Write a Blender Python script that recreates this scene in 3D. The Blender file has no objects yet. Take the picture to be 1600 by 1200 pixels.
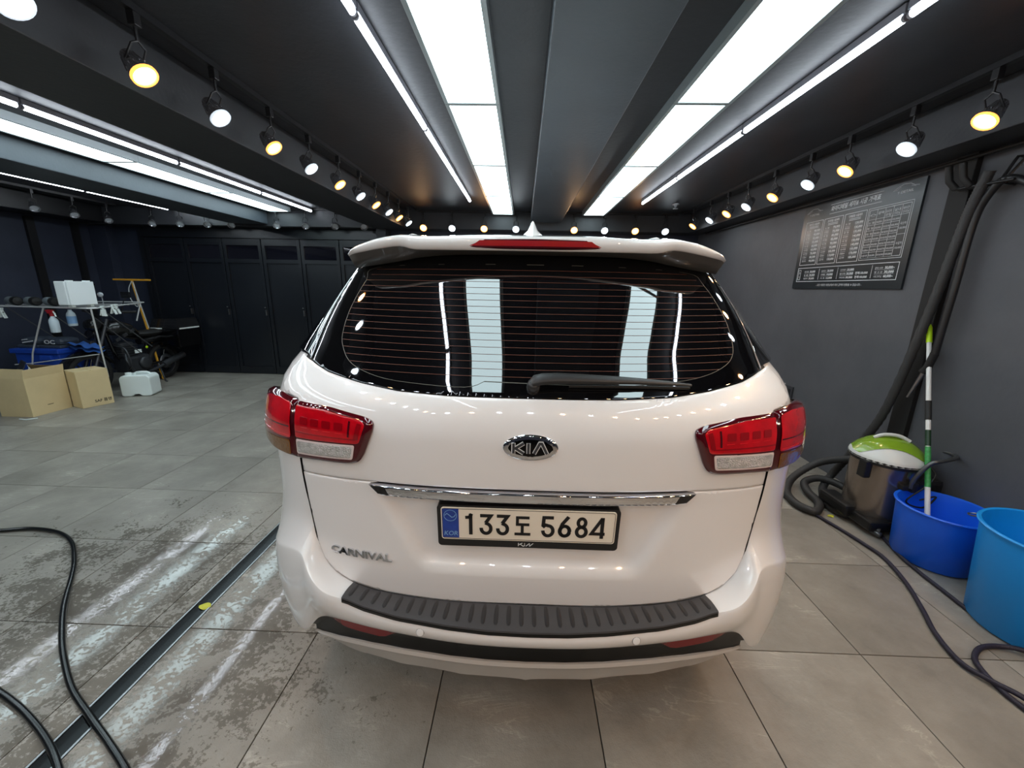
import bpy, bmesh, math, random
import numpy as np
from mathutils import Vector, Matrix
from mathutils.geometry import delaunay_2d_cdt
random.seed(7)
sc = bpy.context.scene
COL = sc.collection

# ------------------------------------------------------------------ camera, world, exposure
cam_d = bpy.data.cameras.new('camera')
cam = bpy.data.objects.new('camera', cam_d)
COL.objects.link(cam)
FPX = 618.0
yc_ = Vector((18 / FPX, 151 / FPX, -1.0)).normalized()
hd_ = Vector((1, -.019, 0))
zc_ = yc_.cross(hd_) * -1
if zc_.y < 0: zc_ = -zc_
zc_.normalize()
xc_ = yc_.cross(zc_)
R_ = Matrix((xc_, yc_, zc_))
cam.matrix_world = Matrix.Translation((0, 0, 1.53)) @ R_.to_4x4()
cam_d.sensor_width = 36.0
cam_d.lens = FPX / 1600 * 36
cam_d.clip_start = .02
sc.camera = cam
sc.view_settings.view_transform = 'Standard'
sc.view_settings.look = 'None'
sc.view_settings.gamma = 1
sc.view_settings.use_curve_mapping = False
sc.view_settings.exposure = 0.62
w = bpy.data.worlds.new('world'); sc.world = w; w.use_nodes = True
w.node_tree.nodes['Background'].inputs[0].default_value = (.6, .7, .8, 1)
w.node_tree.nodes['Background'].inputs[1].default_value = .02
PANEL = 4.2      # radiance of the ceiling panels
TUBE = 14.0        # radiance of the tubes
WARM_W, COOL_W = 8.0, 6.5
WARM, COOL = (1.0, .60, .30), (.84, .93, 1.0)

# ------------------------------------------------------------------ materials
def nd(nt, t, **k):
    n = nt.nodes.new(t)
    for a, b in k.items():
        if a == 'ins':
            for i, v in b.items(): n.inputs[i].default_value = v
        else: setattr(n, a, b)
    return n
def s2l(c):
    return tuple((x / 12.92 if x <= .04045 else ((x + .055) / 1.055) ** 2.4) for x in [v / 255 for v in c]) + (1,)
def mat(name, rgb, rough=.5, metal=0, coat=0, spec=.5, emit=0, trans=0, bump=0, bscale=60, var=0, vscale=3, alpha=1, emc=None):
    m = bpy.data.materials.new(name); m.use_nodes = True
    nt = m.node_tree; b = nt.nodes['Principled BSDF']
    c = s2l(rgb)
    b.inputs['Base Color'].default_value = c
    b.inputs['Roughness'].default_value = rough
    b.inputs['Metallic'].default_value = metal
    b.inputs['Coat Weight'].default_value = coat
    b.inputs['Coat Roughness'].default_value = .03
    b.inputs['Specular IOR Level'].default_value = spec
    b.inputs['Transmission Weight'].default_value = trans
    b.inputs['Alpha'].default_value = alpha
    if emit:
        b.inputs['Emission Color'].default_value = (emc + (1,)) if emc else c
        b.inputs['Emission Strength'].default_value = emit
    if bump or var:
        tc = nd(nt, 'ShaderNodeTexCoord')
    if var:
        n = nd(nt, 'ShaderNodeTexNoise', ins={'Scale': vscale, 'Detail': 6.0, 'Roughness': .6})
        nt.links.new(tc.outputs['Object'], n.inputs['Vector'])
        r = nd(nt, 'ShaderNodeMapRange', ins={'From Min': .3, 'From Max': .7, 'To Min': 1 - var, 'To Max': 1 + var})
        nt.links.new(n.outputs['Fac'], r.inputs['Value'])
        v = nd(nt, 'ShaderNodeVectorMath', operation='SCALE', ins={0: c[:3]})
        nt.links.new(r.outputs[0], v.inputs['Scale'])
        nt.links.new(v.outputs[0], b.inputs['Base Color'])
    if bump:
        n = nd(nt, 'ShaderNodeTexNoise', ins={'Scale': bscale, 'Detail': 4.0})
        nt.links.new(tc.outputs['Object'], n.inputs['Vector'])
        bp = nd(nt, 'ShaderNodeBump', ins={'Strength': bump, 'Distance': .01})
        nt.links.new(n.outputs['Fac'], bp.inputs['Height'])
        nt.links.new(bp.outputs[0], b.inputs['Normal'])
    return m
M = {}
def mm(k, *a, **kw): M[k] = mat(k, *a, **kw)
mm('ceiling_paint', (38, 40, 45), .55, bump=.15, bscale=30, var=.15)
mm('beam_paint', (60, 67, 74), .5, bump=.1, bscale=40, var=.1)
mm('dark_beam', (44, 46, 50), .5, bump=.1, bscale=40, var=.12)
mm('wall_grey', (77, 78, 83), .6, bump=.35, bscale=14, var=.14, vscale=2.2)
mm('wall_navy', (42, 48, 64), .55, bump=.2, bscale=20, var=.12)
mm('black_paint', (22, 22, 24), .4)
mm('door_black', (20, 23, 29), .3)
mm('door_glass', (20, 20, 28), .04, spec=.6)
mm('black_gloss', (9, 9, 11), .12, coat=.6)
mm('grout', (58, 54, 50), .8)
mm('steel', (150, 150, 152), .3, metal=1)
mm('rack_silver', (205, 207, 208), .35, metal=.25)
mm('chrome', (225, 226, 230), .06, metal=1)
mm('panel_frame', (150, 158, 160), .4)
mm('panel_light', (224, 246, 250), .5, emit=PANEL, emc=(.76, .955, 1.0))
mm('tube_light', (255, 255, 255), .5, emit=TUBE, emc=(.84, .92, 1.0))
mm('tube_body', (170, 170, 180), .4)
mm('lamp_black', (24, 24, 26), .35)
mm('lamp_silver', (165, 165, 170), .25, metal=.85)
mm('lens_off', (170, 176, 182), .3)
mm('lens_warm', (255, 180, 100), .4, emit=12, emc=(1, .62, .3))
mm('rim_warm', (255, 150, 60), .3, emit=1.6, emc=(1, .36, .07))
mm('rim_cool', (225, 235, 245), .3, emit=.5, emc=(.8, .9, 1))
mm('lens_cool', (240, 250, 255), .4, emit=14, emc=(.85, .95, 1))
mm('car_white', (228, 227, 227), .32, coat=1.0)
mm('car_glass', (7, 7, 9), .02, spec=.9, coat=.6)
mm('car_white_shaded', (104, 101, 97), .4, coat=.3)  # spoiler underside: white body paint with its shade put into the colour
mm('brake_red', (150, 6, 18), .12, coat=1)
mm('badge_line', (225, 226, 228), .25, metal=.3)
mm('glow_warm', (255, 190, 110), .3, emit=3.2, emc=(1, .5, .16))
mm('glow_cool', (235, 245, 255), .3, emit=3.0, emc=(.85, .95, 1))
mm('car_black', (6, 6, 6), .15, spec=.25)
mm('car_trim', (34, 34, 35), .45)
mm('car_silver', (186, 182, 177), .35, metal=.1, coat=.4)
mm('seam_black', (6, 6, 7), .7)
mm('pad_grey', (62, 61, 63), .42)
mm('pad_groove', (34, 33, 35), .4)
mm('defroster', (92, 46, 26), .6)
mm('defroster_edge', (70, 68, 60), .5)
mm('lamp_maroon', (70, 4, 14), .08, coat=1)
mm('lamp_red', (185, 4, 20), .12, coat=1, var=.25, vscale=14)
mm('lamp_red_dark', (138, 3, 14), .1, coat=1)
mm('lamp_red_light', (215, 24, 36), .1, coat=1)
mm('lamp_clear', (205, 202, 198), .12, coat=1, metal=.5, bump=.8, bscale=260, var=.25, vscale=60)
mm('lamp_clear_edge', (205, 190, 188), .12, coat=1)
mm('lamp_amber', (126, 82, 30), .1, coat=1, metal=.3, bump=.4, bscale=60)
mm('reflector_red', (112, 3, 12), .2, spec=.3)
mm('plate_white', (232, 224, 208), .4)
mm('plate_blue', (30, 62, 150), .35, var=.25, vscale=20)
mm('plate_pale', (120, 160, 205), .3)
mm('ink', (12, 12, 14), .5)
mm('print_white', (215, 218, 220), .5)
mm('frame_black', (20, 20, 22), .3)
mm('rubber', (20, 20, 21), .6)
mm('hose_black', (26, 26, 28), .38)
mm('hose_grey', (44, 44, 45), .55, bump=.3, bscale=200)
mm('hose_navy', (30, 26, 44), .55, bump=.3, bscale=250)
mm('hose_glossy', (16, 18, 20), .2)
mm('poster_black', (30, 36, 40), .28)
mm('bucket_blue', (20, 100, 232), .38)
mm('bucket_sky', (10, 142, 226), .38)
mm('lime', (190, 232, 20), .4)
mm('pole_white', (222, 222, 220), .3)
mm('label_green', (60, 150, 80), .4, var=.35, vscale=60)
mm('label_dark', (16, 50, 28), .4)
mm('vac_green', (116, 150, 28), .25, coat=.4)
mm('vac_white', (200, 203, 202), .3)
mm('vac_steel', (150, 140, 132), .22, metal=.9)
mm('vac_black', (24, 24, 25), .4)
mm('vac_bar', (92, 94, 96), .3, metal=.7)
mm('cardboard', (210, 188, 144), .75, var=.06, vscale=4)
mm('cardboard_dark', (118, 100, 70), .8)
mm('plastic_white', (226, 234, 232), .4)
mm('case_grey', (240, 246, 248), .4)
mm('bottle_white', (190, 205, 215), .35)
mm('trigger_red', (150, 24, 34), .4)
mm('bin_blue', (24, 66, 165), .4)
mm('cloth_blue', (36, 86, 160), .8)
mm('lid_grey', (58, 66, 78), .3)
mm('roll_grey', (120, 130, 136), .5)
mm('yellow_paint', (206, 150, 40), .45)
mm('cord_white', (190, 196, 198), .5)
mm('bike_black', (20, 20, 22), .25, coat=.4)
mm('bike_grey', (70, 72, 76), .35, metal=.5)
mm('tyre', (22, 22, 23), .7, bump=.4, bscale=80)
mm('leaf_yellow', (190, 190, 60), .6)
mm('outlet_dark', (50, 52, 58), .4)
mm('sensor_white', (150, 155, 160), .5)

def floor_mat():
    m = bpy.data.materials.new('stone_tile'); m.use_nodes = True
    nt = m.node_tree; L = nt.links.new; b = nt.nodes['Principled BSDF']
    geo = nd(nt, 'ShaderNodeNewGeometry'); oi = nd(nt, 'ShaderNodeObjectInfo')
    off = nd(nt, 'ShaderNodeVectorMath', operation='SCALE', ins={'Scale': 37.0})
    L(oi.outputs['Random'], off.inputs[0])
    pos = nd(nt, 'ShaderNodeVectorMath', operation='ADD'); L(geo.outputs['Position'], pos.inputs[0]); L(off.outputs[0], pos.inputs[1])
    rot = nd(nt, 'ShaderNodeMapping', ins={'Rotation': (0, 0, math.radians(38)), 'Scale': (1, 4.2, 1)}); L(pos.outputs[0], rot.inputs[0])
    n1 = nd(nt, 'ShaderNodeTexNoise', ins={'Scale': 2.2, 'Detail': 8.0, 'Roughness': .62}); L(pos.outputs[0], n1.inputs[0])
    n2 = nd(nt, 'ShaderNodeTexNoise', ins={'Scale': 1.1, 'Detail': 7.0, 'Roughness': .6, 'Distortion': 1.2}); L(rot.outputs[0], n2.inputs[0])
    # pale veins where the stretched noise crosses its middle
    sub = nd(nt, 'ShaderNodeMath', operation='SUBTRACT', ins={1: .5}); L(n2.outputs[0], sub.inputs[0])
    ab = nd(nt, 'ShaderNodeMath', operation='ABSOLUTE'); L(sub.outputs[0], ab.inputs[0])
    vein = nd(nt, 'ShaderNodeMapRange', ins={'From Min': 0.0, 'From Max': .012, 'To Min': 1.0, 'To Max': 0.0}); L(ab.outputs[0], vein.inputs[0])
    vm = nd(nt, 'ShaderNodeMapRange', ins={'From Min': .52, 'From Max': .68, 'To Min': 0.0, 'To Max': .55}); L(n1.outputs[0], vm.inputs[0])
    vv = nd(nt, 'ShaderNodeMath', operation='MULTIPLY'); L(vein.outputs[0], vv.inputs[0]); L(vm.outputs[0], vv.inputs[1])
    cr = nd(nt, 'ShaderNodeValToRGB'); L(n1.outputs[0], cr.inputs[0])
    e = cr.color_ramp.elements
    e[0].position = .3; e[0].color = s2l((116, 111, 103)); e[1].position = .72; e[1].color = s2l((157, 152, 143))
    hv = nd(nt, 'ShaderNodeMapRange', ins={'To Min': .93, 'To Max': 1.06}); L(oi.outputs['Random'], hv.inputs[0])
    sc_ = nd(nt, 'ShaderNodeVectorMath', operation='SCALE'); L(cr.outputs[0], sc_.inputs[0]); L(hv.outputs[0], sc_.inputs['Scale'])
    mx = nd(nt, 'ShaderNodeMix', data_type='RGBA'); L(vv.outputs[0], mx.inputs[0]); L(sc_.outputs[0], mx.inputs[6]); mx.inputs[7].default_value = s2l((205, 200, 188))
    # wet area around the drain and smears of water elsewhere
    sp = nd(nt, 'ShaderNodeSeparateXYZ'); L(geo.outputs['Position'], sp.inputs[0])
    dx = nd(nt, 'ShaderNodeMath', operation='ADD', ins={1: 1.75}); L(sp.outputs[0], dx.inputs[0])
    dx2 = nd(nt, 'ShaderNodeMath', operation='ABSOLUTE'); L(dx.outputs[0], dx2.inputs[0])
    wx = nd(nt, 'ShaderNodeMapRange', ins={'From Min': .6, 'From Max': 1.9, 'To Min': .40, 'To Max': 0.0}); L(dx2.outputs[0], wx.inputs[0])
    wy = nd(nt, 'ShaderNodeMapRange', ins={'From Min': 2.0, 'From Max': 3.2, 'To Min': 1.0, 'To Max': 0.0}); L(sp.outputs[1], wy.inputs[0])
    wz = nd(nt, 'ShaderNodeMath', operation='MULTIPLY'); L(wx.outputs[0], wz.inputs[0]); L(wy.outputs[0], wz.inputs[1])
    n3 = nd(nt, 'ShaderNodeTexNoise', ins={'Scale': 5.5, 'Detail': 7.0, 'Roughness': .68, 'Distortion': .6}); L(geo.outputs['Position'], n3.inputs[0])
    ws = nd(nt, 'ShaderNodeMath', operation='ADD'); L(wz.outputs[0], ws.inputs[0]); L(n3.outputs[0], ws.inputs[1])
    n6 = nd(nt, 'ShaderNodeTexNoise', ins={'Scale': 52.0, 'Detail': 5.0, 'Roughness': .7}); L(geo.outputs['Position'], n6.inputs[0])
    n6m = nd(nt, 'ShaderNodeMath', operation='MULTIPLY_ADD', ins={1: .95, 2: -.475}); L(n6.outputs[0], n6m.inputs[0])
    ws2 = nd(nt, 'ShaderNodeMath', operation='ADD'); L(ws.outputs[0], ws2.inputs[0]); L(n6m.outputs[0], ws2.inputs[1])
    wet = nd(nt, 'ShaderNodeMapRange', ins={'From Min': .86, 'From Max': .90, 'To Min': 0.0, 'To Max': 1.0}); L(ws2.outputs[0], wet.inputs[0])
    # damp darker stains
    st = nd(nt, 'ShaderNodeMapRange', ins={'From Min': .56, 'From Max': .72, 'To Min': 1.0, 'To Max': .86}); L(n3.outputs[0], st.inputs[0])
    wd = nd(nt, 'ShaderNodeMapRange', ins={'To Min': 1.0, 'To Max': .70}); L(wet.outputs[0], wd.inputs[0])
    mu = nd(nt, 'ShaderNodeMath', operation='MULTIPLY'); L(st.outputs[0], mu.inputs[0]); L(wd.outputs[0], mu.inputs[1])
    fc = nd(nt, 'ShaderNodeVectorMath', operation='SCALE'); L(mx.outputs[2], fc.inputs[0]); L(mu.outputs[0], fc.inputs['Scale'])
    L(fc.outputs[0], b.inputs['Base Color'])
    rg = nd(nt, 'ShaderNodeMapRange', ins={'To Min': .42, 'To Max': .03}); L(wet.outputs[0], rg.inputs[0]); L(rg.outputs[0], b.inputs['Roughness'])
    n4 = nd(nt, 'ShaderNodeTexNoise', ins={'Scale': 38.0, 'Detail': 5.0, 'Roughness': .6}); L(geo.outputs['Position'], n4.inputs[0])
    n5 = nd(nt, 'ShaderNodeTexNoise', ins={'Scale': 220.0, 'Detail': 2.0}); L(geo.outputs['Position'], n5.inputs[0])
    ad = nd(nt, 'ShaderNodeMath', operation='MULTIPLY_ADD', ins={1: .35}); L(n5.outputs[0], ad.inputs[0]); L(n4.outputs[0], ad.inputs[2])
    bs = nd(nt, 'ShaderNodeMapRange', ins={'To Min': .26, 'To Max': .014}); L(wet.outputs[0], bs.inputs[0])
    bp = nd(nt, 'ShaderNodeBump', ins={'Distance': .01}); L(bs.outputs[0], bp.inputs['Strength']); L(ad.outputs[0], bp.inputs['Height']); L(bp.outputs[0], b.inputs['Normal'])
    return m
M['stone_tile'] = floor_mat()

# ------------------------------------------------------------------ mesh helpers
class MB:
    def __init__(s): s.v = []; s.f = []; s.m = []; s.sm = []
    def add(s, vs, fs, mi=0, smooth=False):
        o = len(s.v); s.v += [tuple(float(c) for c in v) for v in vs]
        for f in fs: s.f.append(tuple(i + o for i in f)); s.m.append(mi); s.sm.append(smooth)
        return s
    def box(s, a, b, mi=0, bev=0, rot=None, piv=None):
        x0, y0, z0 = a; x1, y1, z1 = b
        vs = [Vector((x, y, z)) for z in (z0, z1) for x, y in ((x0, y0), (x1, y0), (x1, y1), (x0, y1))]
        fs = [(0, 3, 2, 1), (4, 5, 6, 7), (0, 1, 5, 4), (1, 2, 6, 5), (2, 3, 7, 6), (3, 0, 4, 7)]
        if bev:
            bm = bmesh.new(); q = [bm.verts.new(v) for v in vs]
            for f in fs: bm.faces.new([q[i] for i in f])
            bmesh.ops.bevel(bm, geom=list(bm.edges), offset=bev, segments=2, affect='EDGES', profile=.6)
            bm.verts.ensure_lookup_table(); bm.verts.index_update()
            vs = [v.co.copy() for v in bm.verts]; fs = [tuple(v.index for v in f.verts) for f in bm.faces]; bm.free()
        if rot is not None:
            piv = Vector(piv) if piv is not None else Vector(((x0 + x1) / 2, (y0 + y1) / 2, (z0 + z1) / 2))
            vs = [piv + rot @ (v - piv) for v in vs]
        return s.add(vs, fs, mi)
    def tube(s, pts, r, seg=8, mi=0, caps=True, smooth=True, sub=0):
        pts = [Vector(p) for p in pts]
        if sub: pts = crom(pts, sub)
        n = len(pts); rr = r if callable(r) else (lambda t: r)
        up = None; rings = []
        for i, p in enumerate(pts):
            d = (pts[min(i + 1, n - 1)] - pts[max(i - 1, 0)]).normalized()
            if up is None:
                up = Vector((0, 0, 1)) if abs(d.z) < .9 else Vector((1, 0, 0))
            up = (up - d * up.dot(d)).normalized(); sd = d.cross(up)
            q = rr(i / max(n - 1, 1))
            rings.append([p + (up * math.cos(a) + sd * math.sin(a)) * q for a in [2 * math.pi * k / seg for k in range(seg)]])
        vs = [v for g in rings for v in g]
        fs = [(i * seg + k, i * seg + (k + 1) % seg, (i + 1) * seg + (k + 1) % seg, (i + 1) * seg + k) for i in range(n - 1) for k in range(seg)]
        s.add(vs, fs, mi, smooth)
        if caps:
            s.add(rings[0], [tuple(range(seg))], mi); s.add(rings[-1], [tuple(range(seg))[::-1]], mi)
        return s
    def lathe(s, prof, base=(0, 0, 0), axis=(0, 0, 1), seg=24, mi=0, smooth=True):
        ax = Vector(axis).normalized(); b = Vector(base)
        t = Vector((1, 0, 0)) if abs(ax.x) < .9 else Vector((0, 1, 0))
        u = (t - ax * t.dot(ax)).normalized(); v = ax.cross(u)
        vs = [b + ax * h + (u * math.cos(a) + v * math.sin(a)) * r for r, h in prof for a in [2 * math.pi * k / seg for k in range(seg)]]
        fs = [(i * seg + k, i * seg + (k + 1) % seg, (i + 1) * seg + (k + 1) % seg, (i + 1) * seg + k) for i in range(len(prof) - 1) for k in range(seg)]
        return s.add(vs, fs, mi, smooth)
    def prism(s, poly, h0, h1, fn, mi=0):
        n = len(poly)
        vs = [fn(u, v, h0) for u, v in poly] + [fn(u, v, h1) for u, v in poly]
        fs = [tuple(range(n))[::-1], tuple(range(n, 2 * n))] + [(i, (i + 1) % n, n + (i + 1) % n, n + i) for i in range(n)]
        return s.add(vs, fs, mi)
    def grid(s, rows, mi=0, smooth=True, flip=False):
        n = len(rows[0]); vs = [p for r in rows for p in r]
        fs = []
        for i in range(len(rows) - 1):
            for j in range(n - 1):
                q = (i * n + j, i * n + j + 1, (i + 1) * n + j + 1, (i + 1) * n + j)
                fs.append(q[::-1] if flip else q)
        return s.add(vs, fs, mi, smooth)
    def build(s, name, mats, parent=None, sharp=None, weld=False, recalc=False):
        me = bpy.data.meshes.new(name)
        me.from_pydata(s.v, [], s.f)
        for k in (mats if isinstance(mats, (list, tuple)) else [mats]): me.materials.append(M[k])
        me.polygons.foreach_set('material_index', s.m)
        me.polygons.foreach_set('use_smooth', s.sm)
        if weld or recalc:
            bm = bmesh.new(); bm.from_mesh(me)
            if weld: bmesh.ops.remove_doubles(bm, verts=bm.verts, dist=1e-4)
            if recalc: bmesh.ops.recalc_face_normals(bm, faces=bm.faces)
            bm.to_mesh(me); bm.free()
        if sharp: me.set_sharp_from_angle(angle=math.radians(sharp))
        me.update()
        o = bpy.data.objects.new(name, me); COL.objects.link(o)
        if parent is not None:
            o.parent = parent; o.matrix_parent_inverse = Matrix.Translation(parent.location).inverted() if parent.type == 'EMPTY' or True else o.matrix_parent_inverse
        return o
def crom(P, n):
    out = []
    for i in range(len(P) - 1):
        a = P[max(i - 1, 0)]; b = P[i]; c = P[i + 1]; d = P[min(i + 2, len(P) - 1)]
        for k in range(n):
            t = k / n
            out.append(.5 * ((2 * b) + (c - a) * t + (2 * a - 5 * b + 4 * c - d) * t * t + (3 * b - a - 3 * c + d) * t ** 3))
    return out + [P[-1]]
def thing(name, label, cat, loc=(0, 0, 0), group=None):
    o = bpy.data.objects.new(name, None); o.empty_display_size = .1
    COL.objects.link(o); o.location = loc; tag(o, label, cat, group); return o
def tag(o, label, cat, group=None):
    o['label'] = label; o['category'] = cat
    if group: o['group'] = group
    return o
def struct(o): o['kind'] = 'structure'; return o
def font_mesh(txt, size, extrude=0.0, offset=0.0, align='LEFT', shear=0.0):
    cu = bpy.data.curves.new('txt', 'FONT'); cu.body = txt; cu.size = size; cu.extrude = extrude; cu.offset = offset
    cu.align_x = align; cu.shear = shear; cu.resolution_u = 3
    o = bpy.data.objects.new('txt', cu); COL.objects.link(o)
    bpy.context.view_layer.update()
    me = bpy.data.meshes.new_from_object(o.evaluated_get(bpy.context.evaluated_depsgraph_get()))
    vs = [v.co.copy() for v in me.vertices]; fs = [tuple(p.vertices) for p in me.polygons]
    bpy.data.objects.remove(o); bpy.data.curves.remove(cu); bpy.data.meshes.remove(me)
    return vs, fs
def write(mb, txt, u, v, size, fn, h, mi=0, ext=0.0, offset=0.0, align='LEFT', width=None, shear=0.0):
    vs, fs = font_mesh(txt, size, ext, offset, align, shear)
    if not vs: return
    sx = 1
    if width:
        x0 = min(p.x for p in vs); x1 = max(p.x for p in vs); sx = width / max(x1 - x0, 1e-6)
        if align == 'LEFT': vs = [Vector(((p.x - x0), p.y, p.z)) for p in vs]
    mb.add([fn(u + p.x * sx, v + p.y, h + p.z) for p in vs], fs, mi)
def stroke(mb, pts, wd, fn, h0, h1, mi=0, closed=False):
    P = [Vector(p) for p in pts]
    if closed: P = P + [P[0]]
    n = len(P)
    Lp, Rp = [], []
    for i in range(n):
        if closed: a = P[i - 1] if i > 0 else P[-2]; c = P[i + 1] if i < n - 1 else P[1]
        else: a = P[max(i - 1, 0)]; c = P[min(i + 1, n - 1)]
        d1 = (P[i] - a); d2 = (c - P[i])
        d1 = d1.normalized() if d1.length > 1e-9 else d2.normalized(); d2 = d2.normalized() if d2.length > 1e-9 else d1
        t = (d1 + d2); t = t.normalized() if t.length > 1e-6 else d1
        k = 1 / max(t.dot(d1), .45); nn = Vector((-t.y, t.x)) * wd / 2 * k
        Lp.append(P[i] + nn); Rp.append(P[i] - nn)
    for i in range(n - 1):
        mb.prism([Rp[i], Rp[i + 1], Lp[i + 1], Lp[i]], h0, h1, fn, mi)
def arc(cx, cy, rx, ry, a0, a1, n=12):
    return [(cx + rx * math.cos(math.radians(a0 + (a1 - a0) * k / n)), cy + ry * math.sin(math.radians(a0 + (a1 - a0) * k / n))) for k in range(n + 1)]

# ------------------------------------------------------------------ the room
XR, XL, YF, YB, ZC, ZB = 2.70, -6.9, 6.6, -2.4, 2.62, 2.36
def sbox(name, a, b, m, bev=0): return struct(MB().box(a, b, bev=bev).build(name, m))
floor = sbox('floor', (XL, YB, -.10), (XR, YF, -.014), 'grout')
xs = [-1.475] + [.91 - .6 * k for k in (3, 2, 1, 0)] + [1.51, 2.11, XR]
xl = [XL] + [-1.67 - .6 * k for k in range(8, -1, -1)] + [-1.565]
ys = [YB] + [1.44 + .597 * k for k in range(-6, 9)] + [YF]
cols = [(xs[i], xs[i + 1]) for i in range(len(xs) - 1)] + [(xl[i], xl[i + 1]) for i in range(len(xl) - 1)]
cache = {}
for x0, x1 in cols:
    for j in range(len(ys) - 1):
        y0, y1 = ys[j], ys[j + 1]
        if x1 - x0 < .02 or y1 - y0 < .02: continue
        g = .0022; k = (round(x1 - x0, 3), round(y1 - y0, 3))
        cxx, cyy = (x0 + x1) / 2, (y0 + y1) / 2
        if k not in cache:
            hx, hy = (x1 - x0) / 2 - g, (y1 - y0) / 2 - g
            o = MB().box((-hx, -hy, -.0139), (hx, hy, 0), bev=.0012).build('tile', 'stone_tile', floor)
            cache[k] = o.data
        else:
            o = bpy.data.objects.new('tile', cache[k]); COL.objects.link(o); o.parent = floor
        o.location = (cxx, cyy, 0)
# drain channel running along the bay
dr = MB().box((-1.562, YB + .01, -.0138), (-1.478, 6.5, -.008)).build('drain_channel', 'black_paint', floor)
e = MB()
e.box((-1.564, YB + .01, -.0138), (-1.556, 6.5, .0005)).box((-1.484, YB + .01, -.0138), (-1.476, 6.5, .0005))
e.build('drain_edge', 'steel', floor)
e = MB().box((-1.5545, YB + .02, -.0078), (-1.4855, 6.49, -.003)).build('drain_cover', 'black_gloss', floor)

struct(MB().box((XL - .1, YB - .1, ZC), (XR + .1, YF + .1, ZC + .1)).build('ceiling', 'ceiling_paint'))
sbox('wall_right', (XR, YB - .1, -.1), (XR + .1, YF + .1, ZC), 'wall_grey')
sbox('wall_left', (XL - .1, YB - .1, -.1), (XL, YF + .1, ZC), 'wall_navy')
sbox('wall_far', (XL, YF, -.1), (XR, YF + .1, ZC), 'wall_navy')
sbox('wall_near', (XL, YB - .1, -.1), (XR, YB, ZC), 'wall_navy')
sbox('trim_1', (-2.30, YB, ZB), (-1.78, 6.3, ZC), 'dark_beam', .006)     # beam with the lit lamps
sbox('trim_2', (-4.45, YB, ZB + .03), (-3.90, 6.3, ZC), 'beam_paint', .006)    # beam between the side bays
sbox('trim_3', (.083, YB, 2.47), (.53, 6.3, ZC), 'beam_paint', .006)     # middle beam above the car
sbox('trim_4', (2.43, YB, ZB), (XR, 6.3, ZC), 'dark_beam', .006)         # beam on the right wall
sbox('trim_5', (XL, 6.3, ZB), (XR, YF, ZC), 'dark_beam', .006)           # soffit at the far wall
sbox('trim_6', (XL, YB, ZB + .02), (-6.45, 6.3, ZC), 'black_paint', .006)      # soffit on the left wall
sbox('trim_7', (2.665, 2.665, 0), (XR, 2.79, ZB), 'seam_black', .004)     # dark post in the right wall
sbox('trim_8', (XL, 6.46, 0), (-6.62, YF, ZB), 'wall_navy', .004)        # post in the left far corner
sbox('trim_9', (-2.27, 6.35, 0), (-2.12, YF, ZB), 'dark_beam', .004)     # post beside the folding doors
# conduit under the right beam
c = MB().tube([(2.66, YB + .02, 2.345), (2.66, 1.6, 2.34), (2.66, 3.2, 2.33), (2.66, 5, 2.335), (2.66, 6.25, 2.34)], .012, 6, sub=4).build('conduit', 'rubber')
tag(c, 'thin black cable conduit running under the beam of the right wall', 'conduit')

# folding doors
def fold_door(x0, x1, idx):
    root = struct(thing('door_%d' % idx, 'x', 'x', ((x0 + x1) / 2, 6.57, 0)))
    del root['label']; del root['category']
    g = .006; fx0, fx1 = x0 + g, x1 - g; y0, y1 = 6.53, 6.59; fr = .05
    f = MB()
    f.box((fx0, y0, .01), (fx0 + fr, y1, 2.2), bev=.003).box((fx1 - fr, y0, .01), (fx1, y1, 2.2), bev=.003)
    f.box((fx0 + fr, y0, .01), (fx1 - fr, y1, .13)).box((fx0 + fr, y0, 2.10), (fx1 - fr, y1, 2.2)).box((fx0 + fr, y0, 1.83), (fx1 - fr, y1, 1.89))
    f.build('door_frame', 'door_black', root)
    MB().box((fx0 + fr, 6.555, .13), (fx1 - fr, 6.575, 1.83)).build('door_panel', 'door_black', root)
    MB().box((fx0 + fr, 6.55, 1.89), (fx1 - fr, 6.57, 2.10)).build('window_pane', 'door_glass', root)
    h = MB().box((fx1 - .035, 6.50, 1.0), (fx1 - .018, 6.53, 1.09), bev=.003); h.lathe([(0, 0), (.008, 0), (.008, .02), (0, .02)], (fx1 - .027, 6.50, 1.13), (0, -1, 0), 10)
    h.build('door_handle', 'steel', root)
dx = [-6.10, -5.46, -4.83, -4.20, -3.57, -2.94, -2.31]
for i in range(6): fold_door(dx[i], dx[i + 1], i + 1)
sbox('trim_10', (-6.16, 6.5, 0), (-6.10, YF, 2.3), 'door_black')
sbox('trim_11', (-6.10, 6.5, 2.205), (-2.28, YF, 2.35), 'door_black')
# left wall joints
sbox('trim_12', (-6.9, 5.62, 0), (-6.86, 5.72, ZB), 'black_paint')
sbox('trim_13', (-6.9, 6.2, 0), (-6.85, 6.28, ZB), 'black_paint')
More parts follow.
